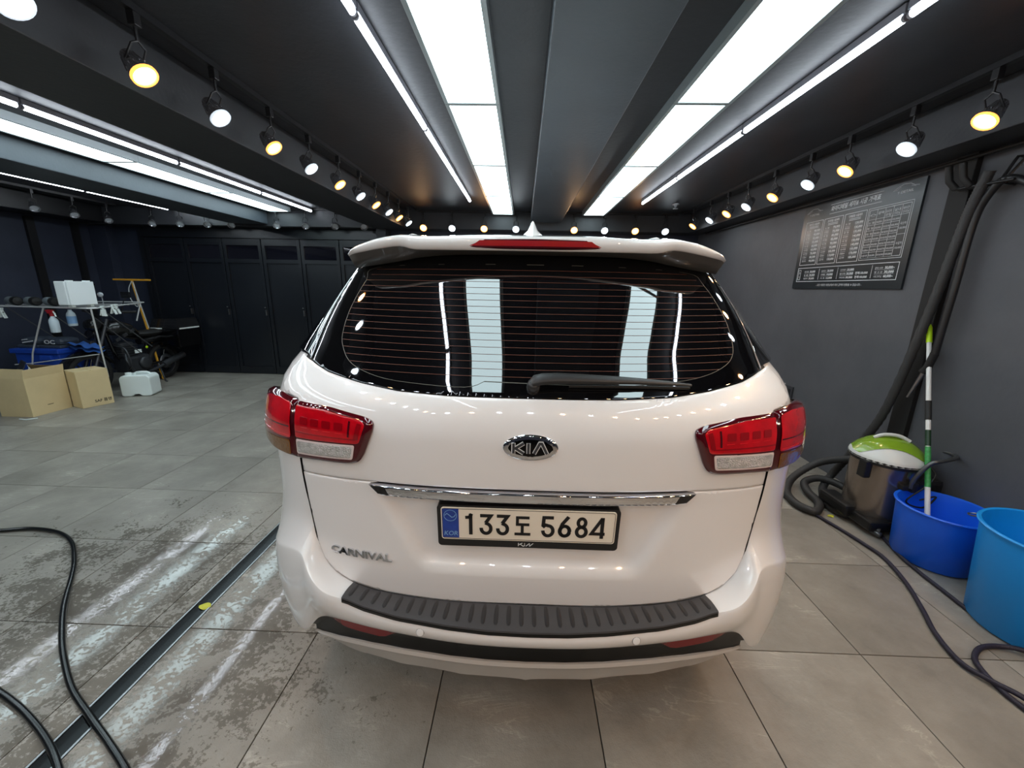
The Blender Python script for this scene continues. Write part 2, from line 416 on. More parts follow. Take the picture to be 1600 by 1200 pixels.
# ------------------------------------------------------------------ ceiling lights
ORD = ['first', 'second', 'third', 'fourth', 'fifth', 'sixth', 'seventh', 'eighth', 'ninth', 'tenth', 'eleventh', 'twelfth', 'thirteenth', 'fourteenth']
def panel(x0, x1, y0, y1, label, group):
    cx, cy = (x0 + x1) / 2, (y0 + y1) / 2
    r = thing('light_panel', label, 'ceiling light', (cx, cy, ZC), group)
    z0, z1 = 2.56, ZC - .001; a = .022
    MB().box((x0, y0, z0), (x0 + a, y1, z1)).box((x1 - a, y0, z0), (x1, y1, z1)).box((x0 + a, y0, z0), (x1 - a, y0 + .014, z1)).box((x0 + a, y1 - .014, z0), (x1 - a, y1, z1)).build('frame', 'panel_frame', r)
    MB().box((x0 + a, y0 + .014, z0 + .004), (x1 - a, y1 - .014, z0 + .012)).build('diffuser', 'panel_light', r)
def prow(x0, x1, yend, n, where, group):
    for k in range(n):
        y1 = yend - 1.2 * k
        panel(x0, x1, y1 - 1.196, y1, 'white ceiling panel, %s from the far wall, %s' % (ORD[k], where), group)
prow(-.485, -.165, 6.22, 5, 'left of the middle beam', 'light panels left of the middle beam')
prow(.825, 1.15, 6.19, 5, 'right of the middle beam', 'light panels right of the middle beam')
prow(-3.83, -3.50, 6.245, 6, 'across the left bay', 'light panels over the left bay')
prow(-5.05, -4.75, 6.245, 6, 'row nearest the left wall', 'light panels near the left wall')
def tube_row(x, yend, n, where, group, L=1.17):
    for k in range(n):
        y1 = yend - L * k; y0 = y1 - L + .012
        r = thing('tube_light', 'slim white tube light, %s from the far wall, %s' % (ORD[k], where), 'tube light', (x, (y0 + y1) / 2, ZC), group)
        MB().box((x - .015, y0, 2.585), (x + .015, y1, ZC - .001), bev=.002).build('housing', 'tube_body', r)
        m = MB(); R = .0145
        m.tube([(x, y0 + .012, 2.572), (x, y1 - .012, 2.572)], R, 10)
        m.build('tube', 'tube_light', r)
        MB().tube([(x, y0, 2.572), (x, y0 + .011, 2.572)], R + .001, 10).tube([(x, y1 - .011, 2.572), (x, y1, 2.572)], R + .001, 10).build('end_cap', 'tube_body', r)
tube_row(-.70, 5.36, 6, 'left of the car', 'tube lights left of the middle beam')
tube_row(1.455, 5.36, 6, 'right of the car', 'tube lights right of the middle beam')
tube_row(-3.18, 6.23, 7, 'over the left bay', 'tube lights over the left bay')
tube_row(-5.35, 6.23, 7, 'along the left wall', 'tube lights near the left wall')

# ------------------------------------------------------------------ track lamps
def rail(name, a, b, label):
    (x0, y0), (x1, y1) = a, b
    o = MB().box((min(x0, x1) - .017, min(y0, y1) - .017, ZC - .03), (max(x0, x1) + .017, max(y0, y1) + .017, ZC - .001)).build(name, 'lamp_black')
    tag(o, label, 'lamp track')
rail('lamp_track', (-1.62, YB + .1), (-1.62, 6.13), 'black lamp track on the ceiling beside the left beam')
rail('lamp_track', (2.25, YB + .1), (2.25, 6.13), 'black lamp track on the ceiling beside the right wall beam')
rail('lamp_track', (-1.58, 6.272), (2.21, 6.272), 'black lamp track on the ceiling above the front of the car')
rail('lamp_track', (-5.9, 6.272), (-2.33, 6.272), 'black lamp track on the ceiling before the folding doors')
rail('lamp_track', (-6.07, YB + .1), (-6.07, 6.13), 'black lamp track on the ceiling beside the left wall')
protos = {}
def lamp_proto(aim, state):
    """lens centre at the root's origin minus the drop; the root sits on the track"""
    drop = ZC - .03 - 2.37
    r = thing('track_lamp', 'x', 'track lamp')
    ax = Vector(aim).normalized(); c = Vector((0, 0, -drop))
    back = c - ax * .085
    # head
    m = MB()
    m.lathe([(.018, -.10), (.024, -.098), (.028, -.07), (.034, -.05), (.047, -.012), (.0505, 0), (.0505, .012), (.0455, .012), (.0445, .002)], c, ax, 22)
    m.lathe([(0, -.10), (.018, -.10)], c, ax, 22)
    m.build('shade', 'lamp_silver', r, sharp=35)
    f = MB()
    for k in range(12):
        a = 2 * math.pi * k / 12
        t = Vector((1, 0, 0)) if abs(ax.x) < .9 else Vector((0, 1, 0))
        u = (t - ax * t.dot(ax)).normalized(); v = ax.cross(u); d = u * math.cos(a) + v * math.sin(a)
        f.tube([c - ax * .09 + d * .027, c - ax * .03 + d * .043], .0025, 4, smooth=False)
    f.build('fin', 'lamp_silver', r)
    MB().lathe([(0, -.001), (.02, -.0015), (.037, -.004)], c, ax, 22).build('lens', {'warm': 'lens_warm', 'cool': 'lens_cool', 'off': 'lens_off'}[state], r)
    if state == 'off': MB().lathe([(.037, -.004), (.0445, .008)], c, ax, 22).build('reflector', 'lamp_silver', r)
    if state != 'off': MB().lathe([(.037, -.004), (.0445, .008)], c, ax, 22).build('reflector', 'glow_' + state, r)
    if state != 'off': MB().lathe([(.0447, .0125), (.0447, .002), (.0512, .002), (.0512, .0125), (.0447, .0125)], c, ax, 22).build('lens_rim', 'rim_' + state, r)
    # stem and fork
    s = MB().box((-.016, -.016, -.05), (.016, .016, 0), bev=.003)
    s.tube([(0, 0, -.05), (0, 0, -.10)], .007, 6)
    sd = ax.cross(Vector((0, 0, 1))); sd = sd.normalized() if sd.length > .1 else Vector((1, 0, 0))
    top = Vector((0, 0, -.10)); piv = back + ax * .03
    s.tube([top, top + sd * .03 + Vector((0, 0, -.02)), piv + sd * .036], .0045, 5, smooth=False)
    s.tube([top, top - sd * .03 + Vector((0, 0, -.02)), piv - sd * .036], .0045, 5, smooth=False)
    s.build('bracket', 'lamp_black', r)
    if state != 'off':
        ld = bpy.data.lights.new('beam', 'SPOT'); ld.energy = (WARM_W if state == 'warm' else COOL_W) * (1.5 if aim[1] > 0 and aim[0] <= 0 and state == 'warm' else 1)
        ld.color = WARM if state == 'warm' else COOL
        ld.spot_size = math.radians(125); ld.spot_blend = .9; ld.shadow_soft_size = .035
        lo = bpy.data.objects.new('lamp_beam', ld); COL.objects.link(lo)
        lo.parent = r; lo.location = c + ax * .03
        lo.rotation_euler = ax.to_track_quat('-Z', 'Y').to_euler()
    return r
def put_lamp(x, y, aim, state, label, group):
    k = (tuple(aim), state)
    if k not in protos:
        r = protos[k] = lamp_proto(aim, state)
    else:
        p = protos[k]; r = p.copy(); COL.objects.link(r)
        for ch in p.children:
            q = ch.copy(); COL.objects.link(q); q.parent = r
    r.location = (x, y, ZC - .03); r['label'] = label; r['group'] = group
    return r
AL, AR, AF, AN = (.62, -.04, -.78), (-.62, -.04, -.78), (.0, -.80, -.60), (.0, .75, -.66)
for k in range(11):
    st = 'cool' if k % 2 == 0 else 'warm'
    put_lamp(-1.62, [1.44, 1.88, 2.31, 2.77, 3.23, 3.71, 4.16, 4.58, 5.0, 5.4, 5.83][k], AL, st, '%s track lamp under the left beam, %s from the camera end' % ('lit warm' if st == 'warm' else 'lit cool', ORD[k]), 'lit lamps along the left beam')
for k in range(9):
    st = 'warm' if k % 2 == 0 else 'cool'
    put_lamp(2.25, [2.26, 2.67, 3.13, 3.51, 3.97, 4.41, 4.81, 5.23, 5.72][k], AR, st, '%s track lamp beside the right wall, %s from the camera end' % ('lit warm' if st == 'warm' else 'lit cool', ORD[k]), 'lit lamps along the right wall')
for k, x in enumerate([-1.52, -1.09, -.61, -.135, .73, 1.18, 1.63, 2.07]):
    st = 'warm' if k % 2 == 0 else 'cool'
    put_lamp(x, 6.272, AF, st, '%s track lamp in the row above the car roof, %s from left' % ('lit warm' if st == 'warm' else 'lit cool', ORD[k]), 'lit lamps in the far row')
for k, x in enumerate([-5.67, -5.24, -4.82, -4.45, -3.75, -3.31, -2.86, -2.42]):
    put_lamp(x, 6.272, (.35, -.7, -.62), 'off', 'unlit track lamp over the folding doors, %s from the left' % ORD[k], 'unlit lamps over the folding doors')
for k, y in enumerate([6.0, 5.55, 5.1, 4.62, 4.2]):
    put_lamp(-6.07, y, (.62, -.35, -.70), 'off', 'unlit track lamp beside the left wall, %s from the far corner' % ORD[k], 'unlit lamps along the left wall')
# lamps that go on behind the camera, the same tracks
for k in range(8):
    st = 'warm' if k % 4 == 2 else 'cool'
    put_lamp(-1.62, 1.0 - .45 * k, (.6, .12, -.78), st, 'lit track lamp under the left beam behind the camera, %s back' % ORD[k], 'lamps behind the camera on the left')
for k in range(9):
    st = 'cool' if k % 3 == 0 else 'warm'
    put_lamp(2.25, 1.82 - .45 * k, (-.6, .12, -.78), st, 'lit track lamp at the right wall behind the camera, %s back' % ORD[k], 'lamps behind the camera on the right')
rail('lamp_track', (-1.58, YB + .25), (2.21, YB + .25), 'black lamp track on the ceiling behind the camera')
for k in range(8):
    st = 'warm' if k in (1, 4, 6, 7) else 'cool'
    put_lamp(-1.3 + .47 * k, YB + .25, (0, .78, -.62), st, 'lit track lamp on the row behind the camera, %s from the left' % ORD[k], 'lamps of the near row')
# ceiling sensors
def sensor(x, y, label):
    r = thing('ceiling_sensor', label, 'sensor', (x, y, ZC))
    MB().lathe([(0, 0), (.045, 0), (.045, -.012), (.02, -.02), (.012, -.05), (.03, -.055), (.032, -.062), (0, -.064)], (x, y, ZC), (0, 0, 1), 16).build('sprinkler_body', 'sensor_white', r, sharp=30)
sensor(-5.15, 5.2, 'small pale ceiling sprinkler head near the left wall tube light')
sensor(1.95, 5.6, 'small pale ceiling sprinkler head near the far end of the right lamp row')

# ------------------------------------------------------------------ price board on the right wall
def board():
    r = thing('price_board', 'black price list board with white lettering on the right wall', 'sign', (2.68, 3.57, 1.95))
    x0 = 2.699; MB().box((2.684, 2.975, 1.567), (x0, 4.15, 2.305)).build('board', 'poster_black', r)
    F = lambda u, v, h: Vector((2.684 - h, 4.15 - u, 1.567 + v))
    m = MB()
    def line(pts, wd=.004, closed=False): stroke(m, pts, wd, F, .0004, .0012, closed=closed)
    def rc(a, b, c, d, wd=.004): line([(a, b), (c, b), (c, d), (a, d)], wd, True)
    T = lambda s, u, v, z, w_=None, al='LEFT', off=0.0, sh=0.0: write(m, s, u, v, z, F, .001, 0, 0, off, al, w_, sh)
    T('와이디테일 세차& 시공 가격표', .335, .664, .045, .50, off=.001, sh=.2)
    line([(.325, .715), (.85, .715)], .003); line([(.325, .641), (.85, .641)], .003)
    def logo(u, v, s):
        line([(u - .10 * s, v), (u - .06 * s, v + .022 * s), (u - .02 * s, v + .034 * s), (u + .03 * s, v + .03 * s), (u + .065 * s, v + .012 * s), (u + .10 * s, v + .006 * s)], .002)
        line([(u - .10 * s, v), (u - .07 * s, v + .004 * s), (u - .04 * s, v + .02 * s)], .0015)
        line([(u + .04 * s, v + .014 * s), (u + .075 * s, v + .004 * s)], .0015)
        write(m, 'Y-DETAIL', u - .06 * s, v - .026 * s, .024 * s, F, .001, 0, 0, 0, 'LEFT', .125 * s)
    logo(.135, .682, 1); logo(1.03, .69, 1)
    def col(u0, u1, title, prices, names):
        rc(u0, .219, u1, .604); wdt = u1 - u0
        T(title, u0 + .04, .572, .022, wdt - .08, off=.0004)
        for q in range(2): line([(u0 + .05, .560 - .011 * q), (u1 - .05, .560 - .011 * q)], .0035)
        n = len(prices)
        for k in range(n):
            v = .515 - .0335 * k
            T(prices[k], u1 - .095, v, .024, .078, off=.0006)
            T(names[k], u0 + .02, v + .002, .017, .055 if k > 4 else .05)
            if k: line([(u0 + .018, v + .024), (u0 + .075, v + .024)], .0015); line([(u1 - .095, v + .026), (u1 - .015, v + .026)], .0012)
    nm = ['소 형', '준중형', '중 형', '준대형', '대 형', 'SUV중형', 'SUV대형', '대형RV', '승합차량']
    col(.054, .265, '베이직 스팀세차', ['40,000', '45,000', '50,000', '55,000', '60,000', '65,000', '70,000', '80,000', '90,000'], nm)
    col(.284, .496, '프리미엄 스팀세차', ['70,000', '75,000', '80,000', '85,000', '90,000', '95,000', '105,000', '110,000', '120,000'], nm)
    col(.517, .733, '디테일링 스팀세차', ['120,000', '130,000', '135,000', '140,000', '150,000', '140,000', '155,000', '170,000', '185,000'], nm)
    rc(.751, .222, 1.12, .604, .003); rc(.764, .236, 1.106, .590, .003)
    for u in (.833, .903, .971, 1.04): line([(u, .236), (u, .59)], .002)
    for k in range(8):
        v = .52 - .0405 * k
        line([(.764, v), (1.04 if k else 1.106, v)], .002)
    line([(1.04, .385), (1.106, .385)], .002)
    for u, t in ((.842, '광택'), (.908, '유리막'), (.978, '실내'), (1.046, '에어컨')): T(t, u, .552, .022, .05)
    for u, t in ((.908, '코팅'), (.978, '크리닝'), (1.046, '크리닝')): T(t, u, .528, .022, .05)
    logo(.80, .55, .28)
    for k in range(7):
        v = .49 - .0405 * k
        T(nm[[0, 2, 4, 5, 6, 7, 8][k]], .77, v, .017, .055)
        T(['250,000~', '300,000~', '350,000~', '350,000~', '400,000~', '450,000~', '500,000~'][k], .838, v, .018, .06)
        T(['20/30/40', '25/35/45', '30/40/50', '35/45/55', '40/50/70', '50/60/70', '50/60/80'][k], .908, v, .018, .058)
        T(['250,000', '300,000', '350,000', '400,000', '450,000', '500,000', '550,000'][k], .976, v, .018, .058)
    T('국산차', 1.05, .45, .02, .048); T('120,000', 1.048, .42, .018, .052)
    T('수입차', 1.05, .315, .02, .048); T('150,000', 1.048, .285, .018, .052)
    rc(.05, .067, 1.119, .19); rc(.062, .085, .092, .172, .003); T('옵', .069, .138, .02); T('션', .069, .102, .02)
    for u in (.335, .554, .897): line([(u, .082), (u, .178)], .0025)
    for k in range(3):
        v = .148 - .031 * k
        T(['엔진룸', '휠 세정', '타르제거'][k], .145, v, .018, .055); T(['20,000', '30,000', '30,000'][k], .215, v, .022, .07, off=.0005)
        T(['철분제거', '카매트', '시 트'][k], .365, v, .018, .055); T(['30,000', '10,000', '15,000'][k], .435, v, .022, .07, off=.0005)
        T(['유막제거', '발수코팅', '가죽코팅'][k], .585, v, .018, .06); T(['20,000', '20,000', '30,000'][k], .655, v, .022, .07, off=.0005)
        T(['물왁스세차', '펫 크 린', '시트크리닝'][k], .925, v, .018, .07); T(['50,000~', '30,000', '60,000~'][k], 1.01, v, .024, .08, off=.0008)
        if k:
            T(['', '전체120,000', '전체150,000'][k], .745, v, .022, .12, off=.0005)
            for a, b_ in ((.145, .285), (.365, .505), (.585, .725), (.925, 1.09)): line([(a, v + .025), (b_, v + .025)], .0012)
    T('- 모든 차량은 차량상태에 따라 금액이 변동될 수 있습니다 -', .33, .025, .022, .50)
    m.build('lettering', 'print_white', r)
board()

# ------------------------------------------------------------------ the car: a surface S(t, z), t = metres round the tail from its centre line
CX=0.037
LV=np.array([ # z, yc, w, D, n
(.20,1.16,.92,.34,3.0),(.45,1.07,.955,.38,2.9),(.60,1.055,.965,.42,2.8),(.75,1.052,.958,.44,2.65),(.90,1.053,.958,.45,2.65),
(1.00,1.047,.960,.45,2.6),(1.10,1.045,.950,.45,2.6),(1.16,1.055,.942,.44,2.5),(1.21,1.0715,.932,.42,2.32),(1.228,1.0825,.925,.41,2.24),(1.25,1.0995,.915,.405,2.22),
(1.30,1.138,.885,.41,2.22),(1.38,1.200,.850,.43,2.28),(1.46,1.265,.815,.455,2.36),(1.54,1.335,.780,.47,2.4),(1.60,1.390,.750,.46,2.4),
(1.66,1.450,.715,.45,2.4),(1.70,1.520,.66,.45,2.4),(1.73,1.64,.56,.45,2.3),(1.745,1.85,.40,.40,2.2)])
def lev(z):
    Z=LV[:,0]; z=min(max(z,Z[0]),Z[-1]); i=min(max(np.searchsorted(Z,z)-1,0),len(Z)-2)
    h=Z[i+1]-Z[i]; s=(z-Z[i])/h
    P=LV[:,1:]
    def m(k):
        if k==0: return (P[1]-P[0])/(Z[1]-Z[0])
        if k==len(Z)-1: return (P[-1]-P[-2])/(Z[-1]-Z[-2])
        a=(P[k]-P[k-1])/(Z[k]-Z[k-1]); b=(P[k+1]-P[k])/(Z[k+1]-Z[k])
        return np.where(a*b>0,2*a*b/(a+b+1e-12*np.sign(a+b)),0)
    m0,m1=m(i)*h,m(i+1)*h
    return (2*s**3-3*s**2+1)*P[i]+(s**3-2*s**2+s)*m0+(-2*s**3+3*s**2)*P[i+1]+(s**3-s**2)*m1
_c={}
TH=np.linspace(0,np.pi/2,500)
def outline(z):
    k=round(z,4)
    if k not in _c:
        yc,w,D,n=lev(z)
        x=w*np.sin(TH)**(2/n); y=yc+D*(1-np.cos(TH)**(2/n))
        s=np.concatenate([[0],np.cumsum(np.hypot(np.diff(x),np.diff(y)))])
        _c[k]=(x,y,s)
    return _c[k]
def S(t,z):
    x,y,s=outline(z); a=abs(t)
    if a<=s[-1]: X=np.interp(a,s,x); Y=np.interp(a,s,y)
    else: X=x[-1]; Y=y[-1]+a-s[-1]
    return np.array([CX+np.sign(t)*X if t else CX,Y,z])
def N(t,z,e=.004):
    a=S(t+e,z)-S(t-e,z); b=S(t,z+e)-S(t,z-e); n=np.cross(a,b); n/=np.linalg.norm(n)
    return n
def SV(t, z, off=0.0):
    p = Vector(S(t, z))
    if off: p = p + Vector(N(t, z)) * off
    return p
def pdist(P, q):
    best = 9
    for i in range(len(P)):
        a = P[i]; b = P[(i + 1) % len(P)]; d = (b[0] - a[0], b[1] - a[1]); L2 = d[0] ** 2 + d[1] ** 2
        s = max(0, min(1, ((q[0] - a[0]) * d[0] + (q[1] - a[1]) * d[1]) / L2)) if L2 else 0
        best = min(best, math.hypot(q[0] - a[0] - s * d[0], q[1] - a[1] - s * d[1]))
    return best
def inside(P, q):
    c = False; n = len(P)
    for i in range(n):
        (x1, y1), (x2, y2) = P[i], P[(i + 1) % n]
        if (y1 > q[1]) != (y2 > q[1]) and q[0] < (x2 - x1) * (q[1] - y1) / (y2 - y1) + x1: c = not c
    return c
def rounded(P, r, n=4):
    out = []; m = len(P)
    for i in range(m):
        a = Vector(P[i - 1]); b = Vector(P[i]); c = Vector(P[(i + 1) % m])
        rr = r[i] if isinstance(r, (list, tuple)) else r
        d1 = (a - b); d2 = (c - b); k = min(rr, d1.length * .48, d2.length * .48)
        if k < 1e-4: out.append(tuple(b)); continue
        p = b + d1.normalized() * k; q = b + d2.normalized() * k
        for j in range(n + 1):
            s = j / n; out.append(tuple(p * (1 - s) ** 2 + b * 2 * s * (1 - s) + q * s * s))
    return out
def patch_mesh(mb, poly, off, thick=.006, step=.025, bev=None, disp=None, surf=SV, mi=0):
    P = []
    for i in range(len(poly)):
        a = poly[i]; b = poly[(i + 1) % len(poly)]; L_ = math.hypot(b[0] - a[0], b[1] - a[1]); n = max(1, int(L_ / step + .5))
        for k in range(n): P.append((a[0] + (b[0] - a[0]) * k / n, a[1] + (b[1] - a[1]) * k / n))
    nb = len(P); pts = [Vector(p) for p in P]
    ts = [p[0] for p in P]; zs = [p[1] for p in P]
    t = min(ts) + step / 2
    while t < max(ts):
        z = min(zs) + step / 2
        while z < max(zs):
            if inside(P, (t, z)) and pdist(P, (t, z)) > step * .45: pts.append(Vector((t, z)))
            z += step
        t += step
    if bev:   # an extra ring that keeps the rim crisp
        bw = bev[0]
        for i in range(nb):
            a = Vector(P[i - 1]); c = Vector(P[(i + 1) % nb]); d = (c - a)
            if d.length < 1e-6: continue
            nn = Vector((-d.y, d.x)).normalized()
            for f_ in (.5, 1.0):
                for sg in (1, -1):
                    q = Vector(P[i]) + nn * bw * f_ * sg
                    if inside(P, q) and pdist(P, q) > bw * f_ * .8: pts.append(q); break
    edges = [(i, (i + 1) % nb) for i in range(nb)]
    v2, e2, f2, ov, oe, of = delaunay_2d_cdt(pts, edges, [list(range(nb))], 1, 1e-6)
    vs = []
    for p in v2:
        o = off
        if bev:
            d = min(pdist(P, p), bev[0]); k = 1 - d / bev[0]; o -= bev[1] * (1 - math.sqrt(max(0, 1 - k * k)))
        if disp: o -= disp(p.x, p.y)
        vs.append(surf(p.x, p.y, o))
    from collections import Counter
    cn = Counter(); dirn = {}
    tris = []
    for f in f2:
        f = list(f)
        a, b, c = (v2[f[0]], v2[f[1]], v2[f[2]])
        if (b.x - a.x) * (c.y - a.y) - (b.y - a.y) * (c.x - a.x) < 0: f = f[::-1]
        tris.append(tuple(f))
        for i in range(len(f)):
            e = (f[i], f[(i + 1) % len(f)]); cn[tuple(sorted(e))] += 1; dirn[tuple(sorted(e))] = e
    mb.add(vs, tris, mi, True)
    rv = []; rf = []
    for k, c in cn.items():
        if c == 1:
            a, b = dirn[k]; i = len(rv)
            da = surf(v2[a].x, v2[a].y, off - thick); db = surf(v2[b].x, v2[b].y, off - thick)
            rv += [vs[a], vs[b], db, da]; rf.append((i, i + 3, i + 2, i + 1))
    mb.add(rv, rf, mi, False)
    return mb
def mir(P): return [(-a, b) for a, b in P][::-1]
def sym(H):
    """half outline from the centre line out and back to the centre line"""
    return H + [(-a, b) for a, b in H[::-1] if a > 1e-6]

car = thing('minivan', 'white minivan parked with its tail to the camera in the middle bay', 'car', (CX, 3.4, 0))
# body shell: closed loops round the car
def loop(z, inset=.012):
    yc, w_, D, n = lev(z); w_ -= inset; yc += inset
    FZ = [.2, .6, .9, 1.0, 1.08, 1.16, 1.3, 1.5, 1.65, 1.70, 1.73, 1.745]; FY = [5.92, 6.02, 5.92, 5.8, 5.45, 4.98, 4.78, 4.45, 4.15, 4.0, 3.8, 3.5]
    yf = float(np.interp(z, FZ, FY)); out = []
    for th in np.linspace(0, np.pi / 2, 26): out.append((w_ * math.sin(th) ** (2 / n), yc + D * (1 - max(math.cos(th), 0) ** (2 / n))))
    Df = .55
    y0, y1 = yc + D, yf - Df
    for k in range(1, 12): out.append((w_, y0 + (y1 - y0) * k / 12))
    for th in np.linspace(np.pi / 2, 0, 18): out.append((w_ * math.sin(th) ** (2 / 2.6), yf - Df * (1 - max(math.cos(th), 0) ** (2 / 2.6))))
    full = out + [(-x, y) for x, y in out[::-1][1:-1]]
    return [(CX + x, y, z) for x, y in full]
zz = list(np.linspace(.46, 1.0, 9)) + list(np.linspace(1.05, 1.66, 16)) + [1.68, 1.70, 1.715, 1.73, 1.74, 1.745]
rows = [loop(z) for z in zz]; nL = len(rows[0])
mb = MB(); mb.add([p for r in rows for p in r], [(i * nL + k, i * nL + (k + 1) % nL, (i + 1) * nL + (k + 1) % nL, (i + 1) * nL + k) for i in range(len(rows) - 1) for k in range(nL)], 0, True)
mb.add(rows[-1], [tuple(range(nL))], 0, True); mb.add(rows[0], [tuple(range(nL))[::-1]], 1)
o = mb.build('body_shell', ['car_white', 'seam_black'], car, sharp=50)
me = o.data                                    # the hidden rear part behind the tailgate is unpainted and set back
for v_ in me.vertices:
    if v_.co.y < 1.30 + max(0, v_.co.z - 1.2) * 1.1 and abs(v_.co.x - CX) < .70 and v_.co.z < 1.3: v_.co.y += .035
for p in me.polygons:
    c = p.center
    if c.y < 1.30 + max(0, c.z - 1.2) * 1.1 and abs(c.x - CX) < .80: p.material_index = 1
MB().box((CX - .80, 1.38, .24), (CX + .80, 5.7, .47), bev=.03).build('underbody', 'car_trim', car)

# tailgate: upper and lower painted panels with a joint between them
def Tz(z): return .36 + (z - .70) * .52
def recess(t, z):
    sm = lambda x: 0 if x <= 0 else (1 if x >= 1 else x * x * (3 - 2 * x))
    return .026 * sm((Tz(z) - abs(t)) / .05) * sm((z - .662) / .045)
low = [(0, .549), (.247, .549), (.459, .562), (.583, .583), (.64, .607), (.682, .646), (.707, .70), (.719, .757), (.736, .85), (.747, .938), (.49, .9475), (0, .9475)]
patch_mesh(MB(), sym(low), .0, .012, .018, bev=(.006, .003), disp=recess).build('tailgate_lower_panel', 'car_white', car, sharp=35)
upp = [(0, .951), (.49, .951), (.7475, .9415), (.747, .992), (.748, 1.165), (.76, 1.176), (.85, 1.186), (.872, 1.20), (.868, 1.25), (.832, 1.292), (.80, 1.288), (.757, 1.281), (.66, 1.260), (.53, 1.242), (.40, 1.229), (.246, 1.224), (0, 1.224)]
patch_mesh(MB(), sym(upp), .0, .012, .022, bev=(.008, .004)).build('tailgate_upper_panel', 'car_white', car, sharp=35)
# rear window with heater lines
gl = [(0, 1.226), (.246, 1.226), (.40, 1.231), (.53, 1.244), (.66, 1.262), (.752, 1.283), (.764, 1.35), (.768, 1.40), (.775, 1.47), (.772, 1.54), (.74, 1.585), (.70, 1.60), (.55, 1.625), (0, 1.64)]
sm_ = MB()
for sg in (1, -1):
    sm_.tube([SV(sg * t, z - .0035, -.0015) for t, z in low[:9]], .0022, 5, sub=4)
sm_.build('tailgate_gap', 'seam_black', car)
g = patch_mesh(MB(), sym(gl), .0, .010, .022, bev=(.003, .0008)).build('rear_window', 'car_glass', car, sharp=40)
FR = [(-.145, 1.262), (-.20, 1.246), (-.36, 1.250), (-.473, 1.260), (-.576, 1.287), (-.629, 1.326), (-.655, 1.371), (-.66, 1.452), (-.635, 1.545), (-.59, 1.592), (0, 1.605), (.54, 1.592), (.63, 1.55), (.675, 1.45), (.672, 1.371), (.648, 1.326), (.59, 1.297), (.49, 1.274), (.354, 1.262), (.20, 1.257)]
def xspan(z):
    xs_ = []
    for i in range(len(FR)):
        (a, b), (c, d) = FR[i], FR[(i + 1) % len(FR)]
        if (b > z) != (d > z): xs_.append(a + (c - a) * (z - b) / (d - b))
    return min(xs_), max(xs_)
for k in range(17):
    z = 1.276 + k * (1.594 - 1.276) / 16.5
    a, b = xspan(z); m = MB(); n = 26; hw = .0005
    tt = [a + (b - a) * i / n for i in range(n + 1)]
    m.grid([[SV(t, z - hw, .0006) for t in tt], [SV(t, z + hw, .0006) for t in tt]])
    m.build('heater_line', 'defroster', g)
m = MB(); FRd = crom([Vector((a, b, 0)) for a, b in FR + [FR[0]]], 4)
cc = Vector((0, 1.43, 0)); n_ = len(FRd)
m.grid([[SV(p.x, p.y, .0006) for p in FRd], [SV((p + (cc - p).normalized() * .0025).x, (p + (cc - p).normalized() * .0025).y, .0006) for p in FRd]])
m.build('glass_border', 'defroster_edge', g)
# quarter glass round the corner, on both sides, then the side windows
def side_patch(name, poly, mt, off=.0, step=.05, bev=(.006, .003), thick=.012):
    for sg in (1, -1):
        patch_mesh(MB(), poly if sg == 1 else mir(poly), off, thick, step, bev=bev).build(name, mt, car, sharp=40)
side_patch('quarter_window', [(.774, 1.294), (.83, 1.298), (1.0, 1.300), (1.9, 1.29), (1.86, 1.58), (1.0, 1.60), (.80, 1.604), (.765, 1.585), (.79, 1.54), (.793, 1.47), (.786, 1.40), (.781, 1.35)], 'car_glass', step=.035)
side_patch('sliding_door_window', [(1.96, 1.28), (2.95, 1.24), (2.90, 1.58), (1.92, 1.585)], 'car_glass', step=.1)
side_patch('front_door_window', [(3.0, 1.23), (3.95, 1.19), (3.6, 1.45), (3.3, 1.57), (2.96, 1.578)], 'car_glass', step=.1)
side_patch('window_trim', [(.770, 1.286), (.774, 1.2925), (.781, 1.35), (.786, 1.40), (.793, 1.47), (.79, 1.54), (.784, 1.548), (.783, 1.54), (.785, 1.47), (.778, 1.40), (.773, 1.35), (.765, 1.29)], 'steel', off=.001, step=.02, bev=None, thick=.006)
for sg in (1, -1):
    m = MB(); m.tube([SV(sg * t, z, .006) for t, z in ((1.05, 1.02), (1.9, 1.0), (3.4, .96), (4.2, .93))], .004, 5); m.build('side_crease', 'car_white', car)
    # door seams
    m = MB()
    for t in (1.98, 3.02): m.tube([SV(sg * t, z, -.004) for z in (.5, .8, 1.1, 1.27)], .012, 5)
    m.build('door_seam', 'seam_black', car)
# windscreen
m = MB(); rws = []
for z in np.linspace(1.17, 1.62, 6):
    lp = loop(z, -.004); half = [p for p in lp if p[1] > 3.4 and abs(p[0] - CX) < .80 and p[1] > max(q[1] for q in lp) - .42]
    half.sort(key=lambda p: p[0]); xs_ = [p[0] for p in half]; yy = [p[1] for p in half]
    rws.append([(x, float(np.interp(x, xs_, yy)) + .004, z) for x in np.linspace(CX - .70, CX + .70, 16)])
m.grid(rws); m.build('windscreen', 'car_glass', car)
